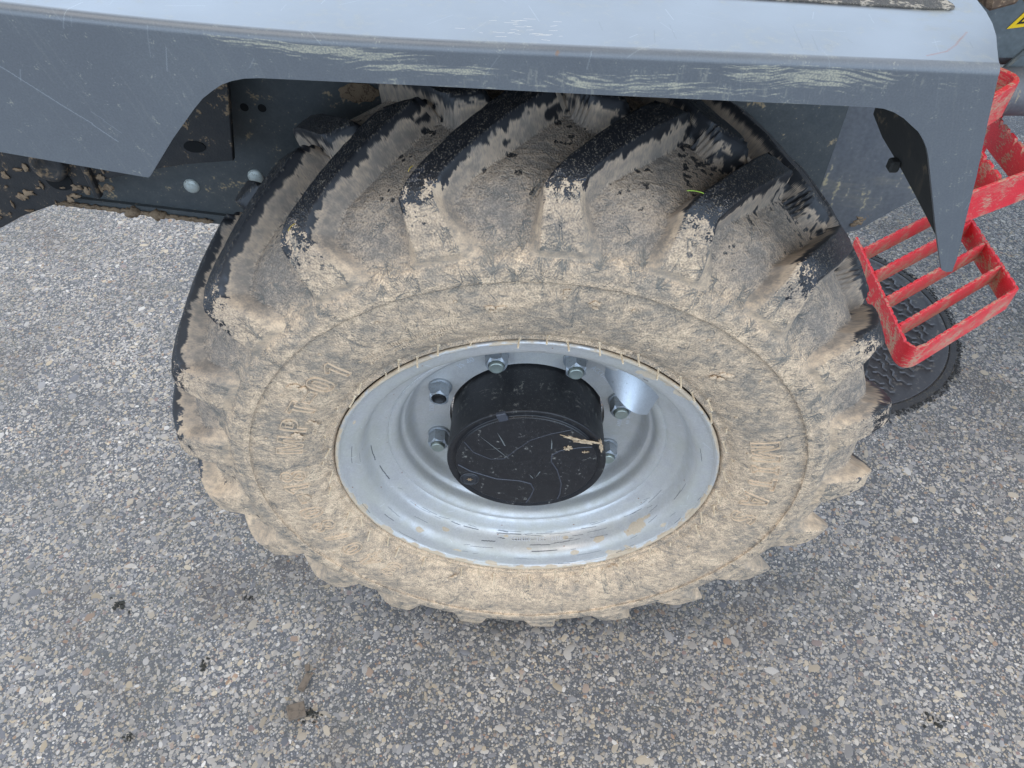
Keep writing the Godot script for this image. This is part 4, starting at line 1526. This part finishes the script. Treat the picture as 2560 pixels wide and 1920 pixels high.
func build_ground() -> MeshInstance3D:
	var mb := MB.new()
	var K := 150
	var patch := noise(61, 1.3, 3)
	var patch2 := noise(62, 5.5, 3)
	var cols := PackedColorArray()
	for j in K + 1:
		for i in K + 1:
			var u := 2.0 * i / K - 1.0
			var w := 2.0 * j / K - 1.0
			var x := 3.2 * u + 56.0 * pow(u, 9)
			var z := -0.6 + 3.2 * w + 56.0 * pow(w, 9)
			mb.vert(Vector3(x, 0, z), Vector3.UP, Vector2(x, z))
			var k := 1.06 + 0.30 * patch.get_noise_2d(x, z) + 0.26 * patch2.get_noise_2d(x, z)
			cols.append(Color(k * 1.13, k * 1.05, k * 0.98))
	for j in K:
		for i in K:
			mb.quad(j * (K + 1) + i, j * (K + 1) + i + 1, (j + 1) * (K + 1) + i + 1, (j + 1) * (K + 1) + i)
	var a := []
	a.resize(Mesh.ARRAY_MAX)
	a[Mesh.ARRAY_VERTEX] = mb.v
	a[Mesh.ARRAY_NORMAL] = mb.n
	a[Mesh.ARRAY_TEX_UV] = mb.uv
	a[Mesh.ARRAY_COLOR] = cols
	a[Mesh.ARRAY_INDEX] = mb.ix
	var m := ArrayMesh.new()
	m.add_surface_from_arrays(Mesh.PRIMITIVE_TRIANGLES, a)
	var g := put("asphalt_ground", m, ground_material(), self)
	tag(g, "worn grey asphalt with exposed aggregate stones under the machine", "", "", "structure")
	# the stones bedded in it
	var sm := StandardMaterial3D.new()
	sm.vertex_color_use_as_albedo = true
	sm.roughness = 0.75
	var grain: Image = noise(8, 0.08, 3).get_seamless_image(256, 256)
	var gi := Image.create(256, 256, false, Image.FORMAT_RGB8)
	for yy in 256:
		for xx in 256:
			var q := 0.80 + 0.2 * grain.get_pixel(xx, yy).r
			gi.set_pixel(xx, yy, Color(q, q, q))
	sm.albedo_texture = ImageTexture.create_from_image(gi)
	sm.uv1_triplanar = true
	sm.uv1_world_triplanar = true
	sm.uv1_scale = Vector3.ONE / 0.02
	var r := RandomNumberGenerator.new()
	r.seed = 4242
	# linear colours
	var pal := [[Color(.42, .395, .355), 15], [Color(.33, .31, .28), 24], [Color(.36, .30, .21), 16], [Color(.21, .21, .215), 22], [Color(.12, .125, .145), 14], [Color(.40, .345, .26), 14], [Color(.27, .17, .105), 5], [Color(.54, .52, .49), 6], [Color(.20, .125, .11), 2], [Color(.27, .255, .235), 20]]
	var bag := []
	for e in pal:
		for i in e[1]:
			bag.append(e[0])
	var dens := noise(63, 2.2, 2)
	for grade in [["coarse_stones", 0.0058, 0.0017, 520, 3], ["medium_stones", 0.0034, 0.0009, 8500, 3], ["fine_chippings", 0.0020, 0.0006, 42000, 2]]:
		for variant in grade[4]:
			var mm := MultiMesh.new()
			mm.transform_format = MultiMesh.TRANSFORM_3D
			mm.use_colors = true
			mm.mesh = stone_mesh(int(variant) + grade[4] * 10)
			var list := []
			var cl := []
			var area := 3.6 * 2.2
			for i in int(grade[3] * area / grade[4]):
				var x := r.randf_range(-1.95, 1.65)
				var z := r.randf_range(-1.75, 0.45)
				# only what lies in or near the picture
				if absf(x + 0.05) > 1.02 - 0.62 * z + 0.12:
					continue
				if Vector2(x - 0.735, z + 0.835).length() < 0.338:
					continue
				if dens.get_noise_2d(x, z) < r.randf_range(-1.6, 0.0):
					continue
				var s := maxf(0.0016, r.randfn(grade[1], grade[2]))
				var b := Basis(Vector3.UP, r.randf() * TAU) * Basis(Vector3(1, 0, 0), r.randfn(0, 0.12))
				b = b * Basis.from_scale(Vector3(s * r.randf_range(0.8, 1.45), s * r.randf_range(0.28, 0.42), s * r.randf_range(0.7, 1.05)))
				list.append(Transform3D(b, Vector3(x, -0.0001 - s * 0.02, z)))
				var c: Color = bag[r.randi() % bag.size()]
				var k := r.randf_range(0.76, 1.08) * (1.0 + 0.30 * patch.get_noise_2d(x, z) + 0.26 * patch2.get_noise_2d(x, z))
				c = c.lerp(Color(.255, .248, .24), r.randf_range(0.08, 0.58)) * 1.16
				cl.append(Color(c.r * k * 1.15, c.g * k * 1.07, c.b * k * 1.0))
			mm.instance_count = list.size()
			for i in list.size():
				mm.set_instance_transform(i, list[i])
				mm.set_instance_color(i, cl[i])
			var o := MultiMeshInstance3D.new()
			o.name = grade[0]
			o.multimesh = mm
			o.material_override = sm
			o.set_meta("kind", "stuff")
			g.add_child(o, true)
	return g


func build_manhole() -> void:
	var root := Node3D.new()
	root.name = "manhole_cover"
	root.position = Vector3(.735, 0, -.838)
	root.scale = Vector3(.965, 1, .965)
	tag(root, "round cast iron manhole cover with zigzag ribs under the red step", "manhole cover")
	add_child(root)
	var iron := dirty(201, Color(0.255, 0.245, 0.25), Color(0.43, 0.40, 0.37), 0.34, 0.03, 0.55, 512, Vector2.ONE, 0.05, 0.16)
	iron.metallic = 0.15
	var up := Transform3D(Basis(Vector3(1, 0, 0), -PI / 2), Vector3.ZERO)
	var rb := MB.new()
	rb.lathe([Vector2(.345, -.004), Vector2(.340, .0012), Vector2(.337, .0034), Vector2(.326, .0040), Vector2(.3245, .0030), Vector2(.3235, -.003)], 160, up, 0, TAU, -1.0)
	put("cover_frame", rb.mesh(), dirty(202, Color(0.20, 0.19, 0.19), Color(0.30, 0.27, 0.23), 0.4, 0.06, 0.85, 256, Vector2.ONE, 0.12, 0.10), root)
	var lb := MB.new()
	lb.lathe([Vector2(.3215, -.003), Vector2(.3205, .0038), Vector2(.319, .0048), Vector2(.308, .0050), Vector2(.306, .0040), Vector2(.001, .0040)], 160, up, 0, TAU, -1.0)
	put("lid", lb.mesh(), iron, root)
	# one zigzag rib: two strokes and a link
	var shape := [Vector2(-0.01596, 0.00798), Vector2(-0.00304, 0.00798), Vector2(0.00646, -0.00380), Vector2(0.01596, -0.00380), Vector2(0.01596, -0.00798), Vector2(0.00418, -0.00798), Vector2(-0.00532, 0.00380), Vector2(-0.01596, 0.00380)]
	var zb := MB.new()
	zb.plate(PackedVector2Array(shape), .0042, .0055, up, 0.0012)
	var mesh := zb.mesh()
	var worn := dirty(204, Color(0.335, 0.325, 0.33), Color(0.36, 0.34, 0.315), 0.30, 0.02, 0.40, 256, Vector2.ONE, 0.03, 0.10)
	worn.metallic = 0.3
	var n := 0
	for j in range(-11, 12):
		for i in range(-10, 11):
			var x := i * 0.0325 + (0.01625 if j % 2 else 0.0)
			var z := j * 0.0265
			if Vector2(x, z).length() > 0.286:
				continue
			var o := put("raised_rib", mesh, worn, root, Vector3(x, .0046, z))
			o.rotation.y = 0.0 if (i + j) % 2 else PI / 2.0 + 0.5
			n += 1
	# grit that has settled in the joint round the frame
	var gb := MB.new()
	var r := RandomNumberGenerator.new()
	r.seed = 314
	for i in 1100:
		var a := r.randf() * TAU
		var d := .342 + absf(r.randfn(0, .009)) * (0.5 + 0.5 * absf(sin(a * 5.0 + 1.0)))
		gb.blob(Vector3(cos(a) * d, 0.0008, sin(a) * d), Vector3(r.randf_range(.0012, .0034), r.randf_range(.0008, .002), r.randf_range(.0012, .0034)), i * 0.7, 0.4, true, 6)
	var grit := put("joint_grit", gb.mesh(), dirty(203, Color(0.17, 0.165, 0.16), Color(0.42, 0.40, 0.37), 0.3, 0.12, 0.95, 256, Vector2.ONE, 0.1, 0.05), root)
	grit.set_meta("kind", "stuff")


func build_litter() -> void:
	var wood := dirty(211, Color(0.43, 0.375, 0.32), Color(0.34, 0.295, 0.25), 0.42, 0.0, 0.85, 256, Vector2(1, 6), 0.08, 0.03)
	var moss := dirty(212, Color(0.19, 0.185, 0.165), Color(0.36, 0.33, 0.27), 0.25, 0.10, 0.95, 256, Vector2.ONE, 0.1, 0.04)
	var chips := [[-.3735, .1605, .0145, .0042, .0125, 0.35, "square weathered wood chip on the asphalt at lower left"], [-.3700, .1120, .0060, .0022, .0150, -0.35, "narrow brown wood splinter behind the square wood chip"], [-.3710, .0870, .0045, .0015, .0060, 0.2, "tiny brown wood fragment behind the narrow splinter"]]
	for c in chips:
		var mb := MB.new()
		mb.box(Vector3(c[2] * 2, c[3] * 2, c[4] * 2), Transform3D(), 0.0012)
		var o := put("wood_chip", mb.mesh(), wood, self, Vector3(c[0], c[3] + 0.0028, c[1]))
		o.rotation = Vector3(0.10, c[5], -0.14)
		tag(o, c[6], "wood chip", "wood chips on the asphalt")
	var clumps := [[-.745, -.020, 1.3, "black crumbly dirt clump alone at the left edge of the asphalt"], [-.510, -.040, .7, "small dark dirt speck left of the tyre's foot"], [-.553, .083, 1.0, "dark flattened dirt clump left of the wood splinter"], [-.640, .205, .7, "dark dirt crumb near the lower left corner"], [-.352, .1610, 1.25, "dark crumbs beside the square wood chip"], [.68, .15, 1.1, "dark dirt clump at the lower right of the asphalt"], [.465, -.225, .6, "black dirt speck right of the tyre"]]
	var r := RandomNumberGenerator.new()
	r.seed = 77
	for c in clumps:
		var mb := MB.new()
		for i in 13:
			mb.blob(Vector3(r.randfn(0, .0065) * c[2], 0.0012, r.randfn(0, .0055) * c[2]), Vector3(r.randf_range(.001, .004), r.randf_range(.001, .0024), r.randf_range(.001, .0036)) * c[2], r.randf() * 20, 0.45, true, 7)
		var o := put("dirt_clump", mb.mesh(), moss, self, Vector3(c[0], 0, c[1]))
		tag(o, c[3], "dirt clump", "dirt clumps on the asphalt")


func build_tyre_details(tyre: MeshInstance3D) -> void:
	var mudm := dirty(221, Color(0.80, 0.70, 0.585), Color(0.72, 0.63, 0.525), 0.45, 0.0, 0.95, 512, Vector2.ONE, 0.14, 0.06)
	# big outline lettering round the sidewall
	var word := [["M", 16.4, .033, .040], ["I", 9.3, .033, .034], ["T", 3.6, .033, .034], ["A", -3.6, .033, .036], ["S", -11.6, .033, .038]]
	for w in word:
		moulded_letter(w[0], .3085, w[1], Vector2(w[3] * 0.95, w[2]), mudm, tyre)
	for w in [["1", 134.4], ["0", 140.0], ["-", 145.3], ["T", 149.9], ["P", 156.4], ["M", 164.2], ["8", 176.9], ["1", 182.4], ["-", 186.6], ["0", 193.2], ["8", 200.0], ["/", 206.2], ["0", 213.0], ["4", 220.6], ["3", 227.8]]:
		if w[0] == "-":
			var mb := MB.new()
			moulded_letter("-", .3080, w[1], Vector2(.010, .009), mudm, tyre)
		else:
			moulded_letter(w[0], .3080, w[1], Vector2(.033, .031), mudm, tyre)
	# small moulded text
	for w in [["SAFETY WARNING", .300, 122.0, .0060], ["SERIOUS INJURY", .300, 110.5, .0055], ["UNDAMAGED", .291, 112.5, .0050], ["COULD RESULT", .291, 121.5, .0050], ["8000", .283, 158.0, .0070]]:
		var a := deg_to_rad(w[2])
		var t := Transform3D(Basis(Vector3(0, 0, 1), a - PI / 2), tyre_at(w[1], a, 0.0002))
		stamped_text("moulded_lettering", w[0], w[3], t, w[1], mudm, tyre, true)
	# rubber hairs left by the mould's vents, with a bead at the root
	var r := RandomNumberGenerator.new()
	r.seed = 88
	var pale := dirty(222, Color(0.82, 0.745, 0.63), Color(0.70, 0.62, 0.52), 0.40, 0.0, 0.9, 256, Vector2.ONE, 0.05, 0.03)
	var hair := MB.new()
	hair.tube([Vector3(0, 0, -0.001), Vector3(0.0001, 0.0003, 0.006), Vector3(-0.0003, -0.0002, 0.0165)], 0.0012, 5)
	hair.blob(Vector3.ZERO, Vector3(.0021, .0021, .0016), 1.0, 0.15)
	var short := MB.new()
	short.tube([Vector3(0, 0, -0.001), Vector3(0.0002, 0.0001, 0.0055)], 0.0010, 5)
	short.blob(Vector3.ZERO, Vector3(.0014, .0014, .0011), 2.0, 0.15)
	var nub := MB.new()
	nub.blob(Vector3.ZERO, Vector3(.0021, .0021, .0012), 3.0, 0.2)
	var meshes := [hair.mesh(), short.mesh(), nub.mesh()]
	for i in 58:
		var a := TAU * (i + r.randf_range(-0.25, 0.25)) / 58
		var rad := .2605 if i % 2 else .2690
		var o := put("vent_hair", meshes[0 if r.randf() < 0.72 else 1], pale, tyre, tyre_at(rad, a, 0.0002) if rad > 0.2656 else Vector3(rad * cos(a), rad * sin(a), 0.0012))
		o.rotation = Vector3(r.randfn(0, 0.12), r.randfn(0, 0.12), r.randf() * TAU)
	for i in 46:
		var a := TAU * (i + r.randf_range(-0.3, 0.3)) / 46
		put("vent_nub", meshes[2], mudm, tyre, tyre_at(.337 if i % 2 else .2875, a, 0.0004))
	# loose lumps of mud stuck to the sidewall
	for s in [[.3290, 143.5, 1.25], [.3040, 160.5, 1.15], [.2900, 154.5, .9], [.322, 96.0, .9], [.335, 79.0, .8], [.310, 46.5, 1.1], [.287, 246.0, 1.0], [.300, 263.0, 1.2], [.285, 288.0, .8], [.2690, 66.0, .8], [.270, 301.0, .9], [.345, 84.0, .6], [.316, 155.5, .8], [.300, 186.0, .9]]:
		var mb := MB.new()
		for i in 7:
			mb.blob(Vector3(r.randfn(0, .0042), r.randfn(0, .0026), 0.0008) * s[2], Vector3(r.randf_range(.0025, .005), r.randf_range(.002, .0035), r.randf_range(.0012, .0026)) * s[2], r.randf() * 30, 0.4, false, 7)
		var a := deg_to_rad(s[1])
		var o := put("mud_lump", mb.mesh(), mudm, tyre, tyre_at(s[0], a, 0.0006))
		o.rotation.z = r.randf() * 0.8 - 0.4


func build_grass() -> void:
	var green := plain(Color(0.50, 0.60, 0.20), 0.7)
	var straw := plain(Color(0.62, 0.52, 0.25), 0.8)
	for g in [[71.4, .4660, -.006, .018, green, "single green grass blade lying across a lug on the tyre's upper right", "grass blade", 0.25], [120.0, .4600, -.004, .010, straw, "short straw on the lowest tip of the upper left black lug", "straw", 0.9], [103.5, .4715, -.012, .009, straw, "short straw near the tip of the second black lug", "straw", 1.2]]:
		var mb := MB.new()
		var a := deg_to_rad(g[0])
		var o := Vector3(cos(a), sin(a), 0)
		var tdir := Vector3(-sin(a), cos(a), 0)
		var d := (tdir * -cos(g[7]) + Vector3(0, 0, -sin(g[7]))).normalized()
		var pts := []
		for i in 7:
			var f := i / 6.0 - 0.5
			pts.append(d * f * g[3] + o * (0.0012 - 0.004 * f * f))
		mb.tube(pts, 0.00055, 5)
		var n := put("grass_blade" if g[4] == green else "straw", mb.mesh(), g[4], self, o * g[1] + Vector3(0, HY, g[2]))
		tag(n, g[5], g[6])


# ---------------------------------------------------------------- everything
func _ready() -> void:
	var cam := Camera3D.new()
	cam.name = "camera"
	cam.transform = Transform3D(Basis(Vector3(.9997, -.0018, -.0239), Vector3(-.0165, .6737, -.7388), Vector3(.0175, .7390, .6735)).orthonormalized(), Vector3(-.0034, .8265 + HY, .5847))
	cam.fov = 54.44
	cam.near = 0.02
	cam.far = 200.0
	add_child(cam)
	cam.current = true

	var env := Environment.new()
	env.background_mode = Environment.BG_SKY
	var sky := Sky.new()
	var sm := ProceduralSkyMaterial.new()
	sm.sky_top_color = Color(0.815, 0.835, 0.865)
	sm.sky_horizon_color = Color(0.76, 0.865, 0.985)
	sm.sky_curve = 0.8
	sm.ground_bottom_color = Color(0.40, 0.40, 0.40)
	sm.ground_horizon_color = Color(0.55, 0.56, 0.58)
	sm.sky_energy_multiplier = 1.45
	sm.ground_energy_multiplier = 0.5
	sky.sky_material = sm
	env.sky = sky
	env.tonemap_mode = Environment.TONE_MAPPER_LINEAR
	env.tonemap_exposure = 1.62
	env.sdfgi_enabled = true
	env.ssao_enabled = true
	env.ssil_enabled = true
	var we := WorldEnvironment.new()
	we.name = "world"
	we.environment = env
	add_child(we)

	var sun := DirectionalLight3D.new()
	sun.name = "sun"
	sun.light_energy = 0.22
	sun.light_angular_distance = 40.0
	sun.light_color = Color(1.0, 0.97, 0.93)
	sun.shadow_enabled = true
	sun.rotation_degrees = Vector3(-68, -60, 0)
	add_child(sun)

	build_ground()
	build_manhole()
	var loader := Node3D.new()
	loader.name = "wheel_loader"
	tag(loader, "grey wheel loader with a muddy tractor-tread wheel, silver rim, fender and red steps", "wheel loader")
	add_child(loader)
	var tyre := build_tyre(loader)
	build_rim(loader)
	build_fender(loader)
	build_frame(loader)
	build_steps(loader)
	build_tyre_details(tyre)
	build_litter()
	build_grass()
